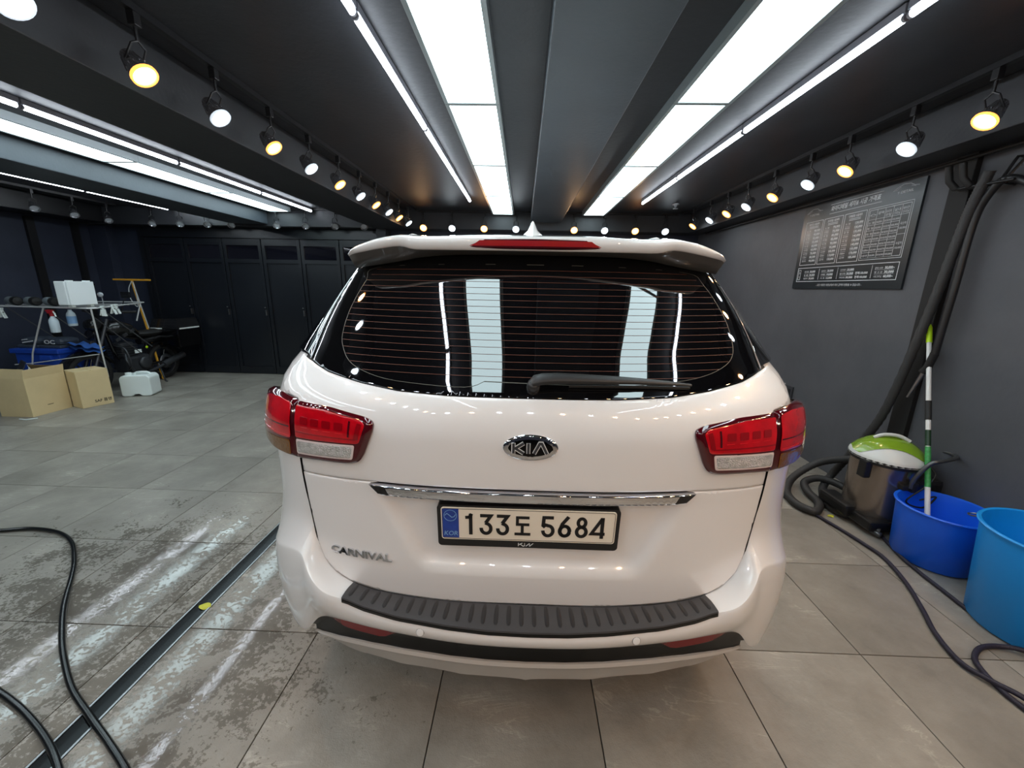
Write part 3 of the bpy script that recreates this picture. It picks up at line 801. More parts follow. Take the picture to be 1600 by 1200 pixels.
# lamps: inner part on the tailgate, outer part on the body corner
inn = [(.548, 1.004), (.66, .999), (.7475, .992), (.7465, 1.172), (.61, 1.170), (.49, 1.154), (.463, 1.142), (.465, 1.118), (.498, 1.04), (.516, 1.014)]
out = [(.7505, .992), (.86, .996), (.95, 1.010), (1.03, 1.034), (1.09, 1.07), (1.115, 1.11), (1.09, 1.15), (1.02, 1.168), (.93, 1.183), (.85, 1.184), (.7495, 1.174)]
for sg in (1, -1):
    q = (lambda P: P) if sg == 1 else mir
    side = 'right' if sg == 1 else 'left'
    hs = patch_mesh(MB(), q(rounded(inn, [.03, 0, .002, .002, .02, .02, .02, .02, .02, .02])), .016, .02, .016, bev=(.014, .010)).build('tail_lamp_inner', 'lamp_maroon', car, sharp=60)
    ho = patch_mesh(MB(), q(rounded(out, [.002, 0, .03, .03, .03, .03, .03, .03, .03, .02, .002])), .020, .024, .018, bev=(.022, .015)).build('tail_lamp_outer', 'lamp_maroon', car, sharp=60)
    def pp(name, poly, off, mt, par, rad=.008, thick=.001, bev=(.004, .0007)):
        return patch_mesh(MB(), q(rounded(poly, rad)), off, thick, .014, bev=bev).build(name, mt, par, sharp=60)
    pp('red_lens', [(.522, 1.076), (.740, 1.066), (.739, 1.160), (.62, 1.160), (.497, 1.143), (.484, 1.132), (.506, 1.078)], .0167, 'lamp_red', hs)
    pp('reverse_lens_rim', [(.530, 1.024), (.739, 1.012), (.738, 1.061), (.519, 1.072)], .0166, 'lamp_clear_edge', hs)
    pp('reverse_lens', [(.536, 1.029), (.734, 1.018), (.733, 1.055), (.527, 1.066)], .0175, 'lamp_clear', hs)
    pp('red_lens', [(.757, 1.060), (.93, 1.052), (1.04, 1.062), (1.07, 1.085), (1.075, 1.115), (1.01, 1.145), (.90, 1.166), (.82, 1.170), (.757, 1.163)], .0207, 'lamp_red', ho, .012)
    pp('amber_lens', [(.763, 1.003), (.86, 1.006), (.95, 1.020), (1.02, 1.045), (1.03, 1.052), (.93, 1.044), (.763, 1.053)], .0207, 'lamp_amber', ho, .008)
    for k in range(4):
        t0 = .555 + k * .043
        pp('lamp_cell', [(t0, 1.110), (t0 + .030, 1.110), (t0 + .030, 1.130), (t0, 1.130)], .0178, 'lamp_red_dark', hs, .004, .0006, None)
        pp('lamp_cell_rib', [(t0, 1.1015), (t0 + .026, 1.1015), (t0 + .026, 1.1035), (t0, 1.1035)], .0178, 'lamp_red_light', hs, .001, .0006, None)
    pp('lamp_rib', [(.515, 1.087), (.737, 1.083), (.737, 1.0865), (.514, 1.0905)], .0178, 'lamp_red_dark', hs, .001, .0006, None)
    pp('lamp_rib', [(.508, 1.089), (.522, 1.089), (.508, 1.135), (.494, 1.132)], .0178, 'lamp_red_dark', hs, .002, .0006, None)
    pp('lamp_rib', [(.535, 1.095), (.541, 1.095), (.536, 1.138), (.530, 1.138)], .0178, 'lamp_maroon', hs, .001, .0006, None)
    pp('lamp_rib', [(.760, 1.096), (1.065, 1.088), (1.065, 1.0915), (.760, 1.100)], .0218, 'lamp_maroon', ho, .001, .0006, None)
    pp('lamp_rib', [(.760, 1.066), (1.03, 1.062), (1.04, 1.0645), (.760, 1.070)], .0218, 'lamp_red_light', ho, .001, .0006, None)

# chrome strip above the number plate
ch = [(0, .914), (.43, .914), (.462, .917), (.488, .9465), (0, .9465)]
cs = patch_mesh(MB(), sym(ch), .013, .03, .02, bev=(.005, .003)).build('chrome_strip', 'chrome', car, sharp=50)
for sg in (1, -1):
    pz = [(.425, .9185), (.458, .921), (.482, .9445), (.437, .9445)]
    patch_mesh(MB(), pz if sg == 1 else mir(pz), .0136, .002, .02).build('strip_end', 'black_gloss', cs)
# number plate
PX, PY, PZ = CX - .006, 1.058, .833
pr = Matrix.Rotation(math.radians(4), 3, 'X')
PF = lambda u, v, h: Vector((PX, PY, PZ)) + pr @ Vector((u, -h, v))
def rr(w_, h_, r, cz=0, n=5):
    P = []
    for sx, sz, a0 in ((1, -1, -90), (1, 1, 0), (-1, 1, 90), (-1, -1, 180)): P += arc(sx * (w_ / 2 - r), cz + sz * (h_ / 2 - r), r, r, a0, a0 + 90, n)
    return P
ph = MB().prism(rr(.546, .145, .012, -.006), -.03, .004, PF).build('plate_holder', 'frame_black', car)
MB().prism(rr(.522, .112, .009, .004), .0041, .0065, PF).build('plate_sheet', 'plate_white', ph)
MB().prism(rr(.516, .106, .007, .004)[:0] + [(-.258, -.046), (-.208, -.046), (-.208, .055), (-.258, .055)], .0065, .0071, PF).build('plate_blue_band', 'plate_blue', ph)
m = MB(); stroke(m, rr(.514, .104, .007, .004), .0012, PF, .0066, .0072, closed=True); m.build('plate_border', 'frame_black', ph)
m = MB()
stroke(m, arc(-.233, .032, .019, .019, 0, 360, 20)[:-1], .0016, PF, .0072, .0076, closed=True)
stroke(m, [(-.250, .032), (-.243, .039), (-.236, .033), (-.229, .026), (-.222, .028), (-.217, .036)], .0022, PF, .0072, .0076)
write(m, 'KOR', -.253, -.038, .022, PF, .0074, 0, 0, .0004, 'LEFT', .042, .15)
m.build('plate_emblem', 'plate_pale', ph)
m = MB()
def st(pts, wd=.0105): stroke(m, pts, wd, PF, .0066, .0078)
H0, H1 = -.033, .040
def dig1(x): st([(x - .016, H1 - .013), (x - .004, H1 - .012), (x + .003, H1)], .010); st([(x, H0), (x, H1)])
def dig3(x, w_=.037):
    st([(x - w_ / 2 + .001, H1 - .005), (x + w_ / 2 - .004, H1 - .005), (x - .001, H1 - .030)])
    st([(x - .002, .010)] + arc(x, H0 + .023, w_ / 2 - .004, .0175, 80, -185, 18))
def dig5(x, w_=.038):
    st([(x + w_ / 2 - .003, H1 - .005), (x - w_ / 2 + .006, H1 - .005), (x - w_ / 2 + .004, .004)])
    st([(x - w_ / 2 + .003, .001), (x - .008, .0095)] + arc(x, H0 + .022, w_ / 2 - .004, .018, 90, -180, 18))
def dig6(x, w_=.038):
    st(arc(x, H0 + .0225, w_ / 2 - .004, .0175, 0, 360, 22)[:-1] + []); st([(x + w_ / 2 - .004, H0 + .022), (x + w_ / 2 - .004, H0 + .024)])
    stroke(m, arc(x, H0 + .0225, w_ / 2 - .005, .0175, 0, 360, 22)[:-1], .0105, PF, .0066, .0078, closed=True)
    st([(x - w_ / 2 + .006, H0 + .030), (x - .008, .014), (x + .010, H1)])
def dig8(x, w_=.038):
    stroke(m, arc(x, H0 + .0215, w_ / 2 - .005, .0165, 0, 360, 22)[:-1], .0105, PF, .0066, .0078, closed=True)
    stroke(m, arc(x, H1 - .0195, w_ / 2 - .008, .0145, 0, 360, 22)[:-1], .0100, PF, .0066, .0078, closed=True)
def dig4(x, w_=.040):
    st([(x + .011, H0), (x + .011, H1)]); st([(x + w_ / 2, H0 + .016), (x - w_ / 2, H0 + .016), (x + .010, H1 - .002)], .0098)
def do_(x):
    st([(x + .020, H1 - .008), (x - .016, H1 - .008), (x - .016, .008), (x + .020, .008)], .009)
    st([(x - .001, .006), (x - .001, H0 + .009)], .009); st([(x - .024, H0 + .007), (x + .024, H0 + .007)], .009)
for fn_, x_ in ((dig1, -.172), (dig3, -.126), (dig3, -.076), (do_, -.016), (dig5, .060), (dig6, .110), (dig8, .160), (dig4, .210)):
    m = MB(); fn_(x_); m.build('plate_character', 'ink', ph)
m = MB()
KF = lambda u, v, h: PF(u - .005, v - .0665, h)
def kia(mb, F, s, wd, h0, h1, K=True):
    stroke(mb, [(-.95 * s, -.3 * s), (-.95 * s, .3 * s)], wd, F, h0, h1)
    stroke(mb, [(-.38 * s, .3 * s), (-.85 * s, 0.0), (-.38 * s, -.3 * s)], wd, F, h0, h1)
    stroke(mb, [(-.12 * s, -.3 * s), (-.12 * s, .3 * s)] if not K else [(-.12 * s, -.3 * s), (-.12 * s, .3 * s)], wd, F, h0, h1)
    stroke(mb, [(.2 * s, -.3 * s), (.5 * s, .3 * s), (.62 * s, .3 * s), (.92 * s, -.3 * s)], wd, F, h0, h1)
for q_ in ([(-.0225, -.0055), (-.0225, .0055)], [(-.0215, -.001), (-.0105, .0055)], [(-.0165, .0015), (-.0085, -.0055), (-.0035, -.0045)], [(-.0035, -.0045), (-.0035, .0055)], [(.0005, -.0055), (.0115, .0055)], [(.0115, .0055), (.0115, -.0055)], [(.0115, -.0055), (.0225, .0055)]): stroke(m, q_, .0019, KF, .004, .005)
m.build('holder_lettering', 'print_white', ph)
# oval badge
def ell(a, b, cx=-.006, cy=1.090, n=40): return [(cx + a * math.cos(2 * math.pi * k / n), cy + b * math.sin(2 * math.pi * k / n)) for k in range(n)]
bd = patch_mesh(MB(), ell(.078, .0385), .006, .008, .012, bev=(.005, .003)).build('oval_badge', 'chrome', car, sharp=60)
patch_mesh(MB(), ell(.0725, .0340), .0062, .0, .012, bev=(.02, .001)).build('badge_face', 'car_black', bd)
m = MB(); BF = lambda u, v, h: SV(-.006 + u, 1.090 + v, h)
kia(m, BF, .051, .0112, .006, .0085); m.build('badge_lettering', 'badge_line', bd)
m = MB(); kia(m, BF, .0505, .0072, .0086, .0088); m.build('badge_inlay', 'bike_grey', bd)
# chrome model name, lower left
m = MB(); CF = lambda u, v, h: SV(-.645 + u, .682 + v, h)
write(m, 'CARNIVAL', 0, 0, .034, CF, .0035, 0, .003, .0011, 'LEFT', .215)
m.build('chrome_lettering', 'chrome', car)

# bumper ------------------------------------------------------------------
def py(x, yc, w_, D, n): x = min(abs(x), w_ * .999); return yc + D * (1 - (1 - (x / w_) ** n) ** (1 / n))
X3 = [0, .12, .235, .39, .50, .565]
cre = [(x, py(x, .945, .96, .5, 2.3), z) for x, z in zip(X3, [.556, .557, .562, .568, .576, .586])]
cre += [(.621, 1.008, .600), (.675, 1.036, .622), (.715, 1.072, .656), (.735, 1.10, .686), (.811, 1.14, .667), (.912, 1.22, .625), (.962, 1.33, .612), (.982, 1.60, .60), (.985, 1.98, .60)]
X2 = [0, .12, .235, .40, .50, .575, .625, .665, .700, .735, .785, .865, .925, .955, .96]
Z2 = [.487, .487, .488, .492, .490, .487, .480, .470, .445, .388, .332, .318, .32, .32, .31]
Y2 = [py(x, .957, .965, .5, 2.3) for x in X2[:12]] + [1.30, 1.60, 1.98]
bot = list(zip(X2, Y2, Z2))
def lerp(a, b, s): return tuple(a[i] + (b[i] - a[i]) * s for i in range(3))
def world(p, sg): return Vector((CX + sg * p[0], p[1], p[2]))
mb = MB()
inner = [(0, .546), (.12, .546), (.235, .546), (.39, .553), (.50, .563), (.583, .580), (.638, .603), (.681, .643), (.705, .697), (.7175, .757)]
for sg in (1, -1):
    rws = []
    r0 = [world((p[0] * .985, p[1] + .05, p[2] + .004), sg) for p in bot]
    r1 = [world(p, sg) for p in bot]
    rws = [r0, r1]
    for s, bl in ((.12, .006), (.35, .013), (.6, .015), (.82, .010), (.95, .004)):
        rws.append([world((lerp(a, b, s)[0] + bl * .7 * min(1, a[0] / .9), lerp(a, b, s)[1] - bl * (1 if a[0] < .9 else .2), lerp(a, b, s)[2]), sg) for a, b in zip(bot, cre)])
    rws.append([world(p, sg) for p in cre])
    mb.grid(rws, smooth=True, flip=(sg == -1))
    # shelf up to the tailgate edge
    rows_ = [[world(p, sg) for p in cre[:10]]]
    for s in (.08, .5, 1.0):
        rr_ = []
        for p, (t, z) in zip(cre[:10], inner):
            a = world(p, sg); b = SV(sg * t, z - .0045, -.012)
            if p is cre[9]: b = SV(sg * .7175, .757, -.004)
            q = a.lerp(b, s); q.z += .004 * math.sin(math.pi * s) * (p is not cre[9]); rr_.append(q)
        rows_.append(rr_)
    mb.grid(rows_, smooth=True, flip=(sg == -1))
    # corner panel between the crease and the lamp
    C_ = [world(p, sg) for p in cre[9:]]
    tl = [.7515, .80, .93, 1.05, 1.32, 1.70]; tm = [.724, .79, .925, 1.05, 1.32, 1.70]
    def rowS(z, tt, o=0.0): return [SV(sg * t, z, o) for t in tt]
    A = rowS(.990, tl, .001); B = rowS(.93, [.7505] + tl[1:], .001); Cc = rowS(.85, [.7395] + tl[1:], .001); Dd = rowS(.775, tm, .002); Dd[0] = SV(sg * .7175, .757, -.004)
    E1 = [a.lerp(b, .45) + Vector((0, .012, 0)) for a, b in zip(Dd, C_)]
    E2 = [a.lerp(b, .85) + Vector((0, .008, 0)) for a, b in zip(Dd, C_)]
    E1[0] = Dd[0].lerp(C_[0], .5); E2[0] = Dd[0].lerp(C_[0], .92)
    mb.grid([C_, E2, E1, Dd, Cc, B, A], smooth=True, flip=(sg == -1))
bumper = mb.build('bumper', 'car_white', car, sharp=42, weld=True)
mod = bumper.modifiers.new('sub', 'SUBSURF'); mod.levels = 1; mod.render_levels = 2; mod.use_creases = True
bm = bmesh.new(); bm.from_mesh(bumper.data)
cl = bm.edges.layers.float.new('crease_edge')
crs = [Vector((CX + sg * p[0], p[1], p[2])) for sg in (1, -1) for p in cre + bot]
def near(v): return any((v.co - c).length < 2e-3 for c in crs)
for e in bm.edges:
    if e.is_boundary or (near(e.verts[0]) and near(e.verts[1])): e[cl] = .75
bm.to_mesh(bumper.data); bm.free()
# lower black band, reflectors, silver lower guard
X1 = [0, .12, .235, .39, .50, .575, .625, .670, .70, .728]
Z1 = [.408, .409, .411, .411, .405, .396, .386, .377, .368, .362]
b1 = [(x, py(x, .977, .95, .47, 2.3), z) for x, z in zip(X1, Z1)]
mb = MB(); md = MB(); top9 = bot[:10]
for sg in (1, -1):
    fl = sg == -1
    t_ = [world((p[0], p[1] + .012, p[2] + .002), sg) for p in top9]; bt = [world((p[0], p[1] + .006, p[2]), sg) for p in b1]
    mid = [a.lerp(b, .5) + Vector((0, .008, 0)) for a, b in zip(t_, bt)]
    mb.grid([[p + Vector((0, .06, -.05)) for p in bt], bt, mid, t_, [p + Vector((0, .08, 0)) for p in t_]], flip=fl)
    X0 = [0, .12, .235, .39, .50, .58, .64, .69, .72, .740]; Z0 = [.306, .307, .311, .314, .314, .312, .314, .322, .336, .356]
    
    d0 = [world((x, py(x, 1.012, .93, .45, 2.3), z), sg) for x, z in zip(X0, Z0)]
    d1 = [world(p, sg) for p in b1]
    m1 = [a.lerp(b, .88) + Vector((0, -.008, 0)) for a, b in zip(d0, d1)]
    m2 = [a.lerp(b, .5) + Vector((0, .004, 0)) for a, b in zip(d0, d1)]
    m3 = [a.lerp(b, .12) + Vector((0, -.002, 0)) for a, b in zip(d0, d1)]
    # scalloped lower edge: refine along the width
    def ref(r, f=None):
        q = crom([Vector(p) for p in r], 5)
        if f:
            for i, p in enumerate(q):
                u = abs(p.x - CX); p.z += .007 * (abs(math.sin(u * 15.5)) ** .5 - .6) * (1 if u < .55 else 0)
        return q
    md.grid([[p + Vector((0, .10, .03)) for p in ref(d0)], ref(d0, 1), ref(m3), ref(m2), ref(m1), ref(d1), [p + Vector((0, .03, 0)) for p in ref(d1)]], flip=fl)
mb.build('lower_band', 'car_black', car, sharp=40, weld=True)
md.build('lower_guard', 'car_silver', car, sharp=40, weld=True)
for sg in (1, -1):
    m = MB(); n = 12; U = []; Lw = []
    for k in range(n + 1):
        x = .40 + (.655 - .40) * k / n
        zt = float(np.interp(x, X2, Z2)) - .002; y = py(x, .957, .965, .5, 2.3) + .004
        hh = .034 * min(1, (k + .15) / 2.5) * (1 if k < n - 3 else (n - k + .3) / 3.6)
        U.append(world((x, y, zt), sg)); Lw.append(world((x, y + .006, zt - hh), sg))
    m.grid([[p + Vector((0, .01, 0)) for p in Lw], Lw, U, [p + Vector((0, .01, 0)) for p in U]], flip=(sg == -1)); m.build('rear_reflector', 'reflector_red', car, sharp=30)
    # parking sensor
    x = .318; y = py(x, .945, .96, .5, 2.3) - .0085; c = Vector((CX + sg * x, y - .0005, .533)); ax = Vector((sg * .12, -1, .18))
    m = MB(); m.lathe([(.0115, -.008), (.0115, .0006), (.0095, .0012), (0, .0012)], c, ax, 20); o = m.build('parking_sensor', 'car_white', car, sharp=40)
    MB().lathe([(.0123, -.004), (.0123, .0), (.0117, .0)], c, ax, 20).build('sensor_ring', 'car_trim', o)
# step pad with ribs
cpts = [Vector(p) for p in cre[:6]] + [Vector((.60, .990, .594))]
def cre_at(x):
    x = abs(x); P = cre[:7]
    for i in range(len(P) - 1):
        if x <= P[i + 1][0] or i == len(P) - 2:
            s = (x - P[i][0]) / (P[i + 1][0] - P[i][0]); return Vector(lerp(P[i], P[i + 1], s))
def inn_at(t):
    z = float(np.interp(abs(t), [a for a, b in inner], [b for a, b in inner])); p = SV(t, z, -.002); p.z = z; return p
def pad(s, v, h=0.0):
    """s -1..1 along, v 0 outer .. 1 inner"""
    xo = s * .572; xi = s * .572
    a = cre_at(xo); a = Vector((CX + (xo), a.y - .004, a.z + .006)); b = inn_at(xi) + Vector((0, -.006, .002))
    p = a.lerp(b, v); p.z += .004 * math.sin(math.pi * v) + .003 + h
    return p
m = MB(); S_ = [i / 30 for i in range(-30, 31)]
lip = lambda s: pad(s, 0) + Vector((0, -.005, -.017))
ml = MB(); ml.grid([[lip(s) + Vector((0, .014, -.006)) for s in S_], [lip(s) for s in S_], [pad(s, 0) + Vector((0, -.004, -.006)) for s in S_]])
m.grid([[pad(s, 0) + Vector((0, -.004, -.006)) for s in S_], [pad(s, 0) + Vector((0, -.003, -.001)) for s in S_], [pad(s, .06) for s in S_], [pad(s, .3) for s in S_], [pad(s, .6) for s in S_], [pad(s, 1) for s in S_]])
for sg in (1, -1): m.grid([[pad(sg, v) for v in (0, .5, 1)], [pad(sg, v) + Vector((0, 0, -.012)) for v in (0, .5, 1)]], smooth=False, flip=sg == -1)
pd_ = m.build('step_pad', 'pad_grey', car, sharp=35); ml.build('pad_lip', 'car_black', pd_)
for k in range(30):
    s0 = -1 + (k + .5) * 2 / 30 * 1.0; m = MB(); ds = .0125
    rws = []
    for v, wd in ((.14, .35), (.22, .85), (.5, 1.0), (.78, .85), (.92, .5)):
        rws.append([pad(s0 - ds * wd, v, .0004), pad(s0 - ds * wd * .6, v, .0022), pad(s0 + ds * wd * .6, v, .0022), pad(s0 + ds * wd, v, .0004)])
    m.grid(rws, smooth=True); m.build('pad_rib', 'pad_groove', pd_)
# spoiler --------------------------------------------------------------
SX = [0, .20, .31, .40, .455, .53, .60, .645, .668]
TY = [1.345, 1.345, 1.35, 1.36, 1.37, 1.385, 1.415, 1.44, 1.465]
TZ_ = [1.688, 1.688, 1.684, 1.684, 1.689, 1.680, 1.664, 1.650, 1.638]
BZ = [1.645, 1.645, 1.645, 1.646, 1.656, 1.648, 1.639, 1.633, 1.628]
UY = [1.425, 1.425, 1.432, 1.44, 1.452, 1.475, 1.505, 1.52, 1.53]
UZ = [1.637, 1.636, 1.633, 1.625, 1.616, 1.605, 1.597, 1.592, 1.589]
mb = MB(); xs_f = np.linspace(0, .668, 34)
def ip(A, x): return float(np.interp(x, SX, A))
def cs_(A):   # smooth sampling
    q = crom([Vector((SX[i], A[i], 0)) for i in range(len(SX))], 8); return [p.x for p in q], [p.y for p in q]
TYs, TZs, BZs, UYs, UZs = [cs_(A) for A in (TY, TZ_, BZ, UY, UZ)]
def g_(C_, x): return float(np.interp(x, C_[0], C_[1]))
X_ = [*np.linspace(-.668, .668, 70)]
mb = MB(); mu_ = MB(); W_ = []; Un = []
for x in X_:
    a = abs(x); ty, tz, bz, uy, uz = g_(TYs, a), g_(TZs, a), g_(BZs, a), g_(UYs, a), g_(UZs, a)
    dz = .012 if a < .6 else .008
    W_.append([(CX + x, ty + .30, max(min(1.722, tz + .05) - (a / .668) ** 4 * .03, tz - .0)), (CX + x, ty + .16, tz + .024 - (a / .668) ** 4 * .014), (CX + x, ty + .05, tz + .008), (CX + x, ty + .006, tz), (CX + x, ty, tz - .006), (CX + x, ty + .002, (tz + bz) / 2), (CX + x, ty + .006, bz + .003), (CX + x, ty + .012, bz)])
    Un.append([(CX + x, ty + .012, bz), (CX + x, (ty + uy) / 2, (bz + uz) / 2 + .004), (CX + x, uy, uz), (CX + x, uy + .05, uz + .01)])
mb.grid(W_, flip=True); 
sp_ = mb.build('roof_spoiler', 'car_white', car, sharp=60, recalc=False)
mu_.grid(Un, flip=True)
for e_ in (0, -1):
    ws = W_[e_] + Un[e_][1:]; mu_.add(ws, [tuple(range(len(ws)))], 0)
mu_.build('spoiler_underside', 'car_white_shaded', sp_, sharp=60)
# high brake lamp
m = MB(); n = 24; rows_ = []
for v in (0, .12, .5, .88, 1):
    r_ = []
    for i in range(n + 1):
        x = -.232 + .464 * i / n; a = abs(x)
        hb, ht = 1.650, 1.682
        if a > .195: hb += (a - .195) * .15; ht -= (a - .195) * .55
        r_.append((CX - .002 + x, 1.3405 + .25 * a * a - (.002 if 0 < v < 1 else -.006), hb + (ht - hb) * v))
    rows_.append(r_)
m.grid(rows_); bl = m.build('high_brake_lamp', 'lamp_maroon', sp_, sharp=40)
m = MB(); rows_ = []
for v in (0, 1):
    r_ = []
    for i in range(n + 1):
        x = -.216 + .432 * i / n; a = abs(x); hb, ht = 1.6585, 1.6755
        if a > .195: ht -= (a - .195) * .5
        r_.append((CX - .002 + x, 1.3375 + .25 * a * a, hb + (ht - hb) * v))
    rows_.append(r_)
m.grid(rows_, smooth=True); m.build('brake_lens', 'brake_red', sp_)
# shark fin aerial
m = MB(); bx, by = CX - .003, 1.80
def fin(u, h, wd): return [(bx - wd, by + u, h), (bx + wd, by + u, h)]
prof = [(0.0, .046, -.10, .14), (.012, .050, -.09, .13), (.026, .038, -.07, .12), (.040, .023, -.045, .11), (.058, .0145, -.02, .10), (.072, .009, .0, .09), (.080, .005, .012, .08)]
rws = []
for h, wd, y0, y1 in prof:
    r_ = []
    for k in range(16):
        a = 2 * math.pi * k / 16; r_.append((bx + wd * math.sin(a), by + (y0 + y1) / 2 - (y1 - y0) / 2 * math.cos(a), 1.726 + h))
    rws.append(r_ + [r_[0]])
m.grid(rws, smooth=True); m.add(rws[-1][:-1], [tuple(range(16))], 0)
m.build('roof_aerial', 'car_white', car, sharp=60)
# roof rails
for sg in (1, -1):
    m = MB(); m.tube([(CX + sg * .50, 1.72, 1.712), (CX + sg * .53, 1.85, 1.738), (CX + sg * .545, 2.3, 1.752), (CX + sg * .55, 3.2, 1.755), (CX + sg * .54, 3.75, 1.74), (CX + sg * .53, 3.9, 1.70)], .014, 8, sub=4); m.build('roof_rail', 'car_silver', car)
# wiper
m = MB(); WF = lambda t, z, h: SV(t, z, h)
path = [(-.012, 1.254, .020, .013), (-.002, 1.258, .026, .0185), (.02, 1.262, .030, .0185), (.06, 1.264, .032, .0175), (.14, 1.2635, .032, .0155), (.22, 1.262, .030, .0135), (.30, 1.260, .027, .0105), (.38, 1.256, .024, .0075), (.455, 1.251, .020, .0042)]
rws = []
for t, z, h, wd in path:
    c = SV(t, z, h); n_ = Vector(N(t, z)); up = (SV(t, z + .01) - SV(t, z)).normalized()
    rws.append([c + up * wd * math.cos(a) + n_ * wd * .55 * math.sin(a) for a in [2 * math.pi * k / 12 for k in range(13)]])
m.grid(rws); m.add(rws[0][:-1], [tuple(range(12))], 0); m.add(rws[-1][:-1], [tuple(range(12))[::-1]], 0)
wp = m.build('wiper_arm', 'car_trim', car, recalc=True)
m = MB(); m.lathe([(0, .030), (.012, .029), (.017, .024), (.019, .01), (.019, -.002)], SV(-.002, 1.252, 0), N(.0, 1.252), 18); m.build('wiper_cap', 'car_trim', wp, sharp=50)
m = MB(); m.tube([SV(t, z, .008) for t, z in ((.10, 1.254), (.2, 1.254), (.3, 1.253), (.4, 1.250), (.455, 1.248))], .005, 6); m.build('wiper_blade', 'rubber', wp)
# wheels
def wheel(sx, y):
    x0 = CX + sx * .80; ax = (sx, 0, 0)
    t = MB().lathe([(.24, -.06), (.33, -.06), (.355, -.045), (.36, 0), (.36, .10), (.355, .145), (.33, .165), (.24, .165)], (x0, y, .36), ax, 36); wt = t.build('wheel_tyre', 'tyre', car, sharp=50)
    r = MB().lathe([(.235, .16), (.225, .15), (.22, .08), (.05, .06), (.05, .13), (0, .13)], (x0, y, .36), ax, 30)
    for k in range(5):
        a = 2 * math.pi * k / 5; d = Vector((0, math.cos(a), math.sin(a)))
        r.tube([Vector((x0 + sx * .12, y, .36)) + d * .05, Vector((x0 + sx * .14, y, .36)) + d * .225], .025, 6, smooth=False)
    r.build('wheel_rim', 'steel', wt, sharp=40)
    MB().lathe([(0, 0), (.42, 0), (.43, .005), (.40, .012), (0, .012)], (CX + sx * .945, y, .40), ax, 30).build('wheel_arch', 'car_trim', car, sharp=40)
for sx in (1, -1):
    for y in (1.98, 5.04): wheel(sx, y)
for sx in (1, -1):
    m = MB(); m.box((CX + sx * 1.0 - .1, 4.35, 1.12), (CX + sx * 1.0 + .1, 4.44, 1.30), bev=.03); m.tube([(CX + sx * .9, 4.42, 1.13), (CX + sx * 1.0, 4.40, 1.15)], .02, 6); m.build('door_mirror', 'car_white', car)

# ------------------------------------------------------------------ right side: hoses, vacuum, buckets, pole
hb = thing('hose_bracket', 'black metal hose bracket high on the right wall', 'bracket', (2.69, 2.5, 2.2))
m = MB()
for y in (2.40,):
    m.tube([(2.69, y, 2.27), (2.66, y, 2.27), (2.60, y + .03, 2.14), (2.685, y + .02, 2.13)], .008, 6, smooth=False)
    m.tube([(2.69, y + .05, 2.27), (2.66, y + .05, 2.27), (2.60, y + .05, 2.14), (2.685, y + .05, 2.13)], .008, 6, smooth=False)
m.tube([(2.60, 2.38, 2.14), (2.60, 2.70, 2.155)], .008, 6); m.tube([(2.64, 2.40, 2.14), (2.64, 2.70, 2.155)], .008, 6)
m.build('bracket_frame', 'lamp_black', hb)
m = MB()
for y in (2.60, 2.68): m.tube([(2.60, y, 2.155), (2.57, y + .02, 2.20), (2.56, y + .035, 2.285)], .018, 8)
m.build('hook_arm', 'rubber', hb)
m = MB(); m.lathe([(0, 0), (.008, 0), (.006, .004), (0, .005)], (2.66, 2.395, 2.26), (-1, 0, 0), 8).lathe([(0, 0), (.008, 0), (.006, .004), (0, .005)], (2.64, 2.41, 2.215), (-1, 0, 0), 8); m.build('screw', 'steel', hb)
def ribbed(path, r, sub, amp=.0016, seg=12):
    P = crom([Vector(p) for p in path], sub); n = len(P)
    m = MB(); m.tube(P, lambda t: r + amp * math.cos(t * (n - 1) * math.pi), seg); return m
p1 = [(2.60, 2.515, 2.215), (2.60, 2.53, 2.16), (2.60, 2.56, 2.04), (2.605, 2.59, 1.87), (2.61, 2.66, 1.37), (2.60, 2.77, .73), (2.585, 2.90, .40), (2.53, 3.0, .12), (2.42, 2.93, .035), (2.30, 2.75, .032), (2.258, 2.631, .032), (2.29, 2.53, .032), (2.395, 2.547, .032), (2.50, 2.66, .04), (2.52, 2.78, .07), (2.48, 2.90, .085), (2.40, 2.975, .085), (2.30, 2.97, .05), (2.246, 2.851, .032), (2.215, 2.70, .032), (2.15, 2.60, .032), (2.083, 2.561, .032), (2.03, 2.67, .032), (2.09, 2.86, .032), (2.25, 3.02, .08), (2.42, 3.02, .20), (2.50, 2.85, .31), (2.46, 2.68, .36)]
o = ribbed(p1, .027, 16).build('vacuum_hose', 'hose_grey'); tag(o, 'thick ribbed grey vacuum hose hung from the wall bracket and coiled on the floor', 'hose')
p2 = [(2.66, 2.18, 1.90), (2.64, 2.25, 2.02), (2.63, 2.35, 2.12), (2.62, 2.44, 2.155), (2.62, 2.50, 2.10), (2.62, 2.545, 1.95), (2.62, 2.55, 1.57), (2.62, 2.56, 1.16)]
o = MB().tube(p2, .020, 10, sub=8).build('nozzle_hose', 'hose_black')
tag(o, 'black hose on the right wall ending in a thin crevice nozzle', 'hose')
MB().tube([(2.62, 2.56, 1.17), (2.62, 2.58, 1.08), (2.615, 2.60, 1.04)], .022, 10).build('hose_collar', 'rubber', o)
MB().tube([(2.62, 2.59, 1.06), (2.60, 2.64, .86)], lambda t: .014 - .007 * t, 8).build('crevice_nozzle', 'steel', o)
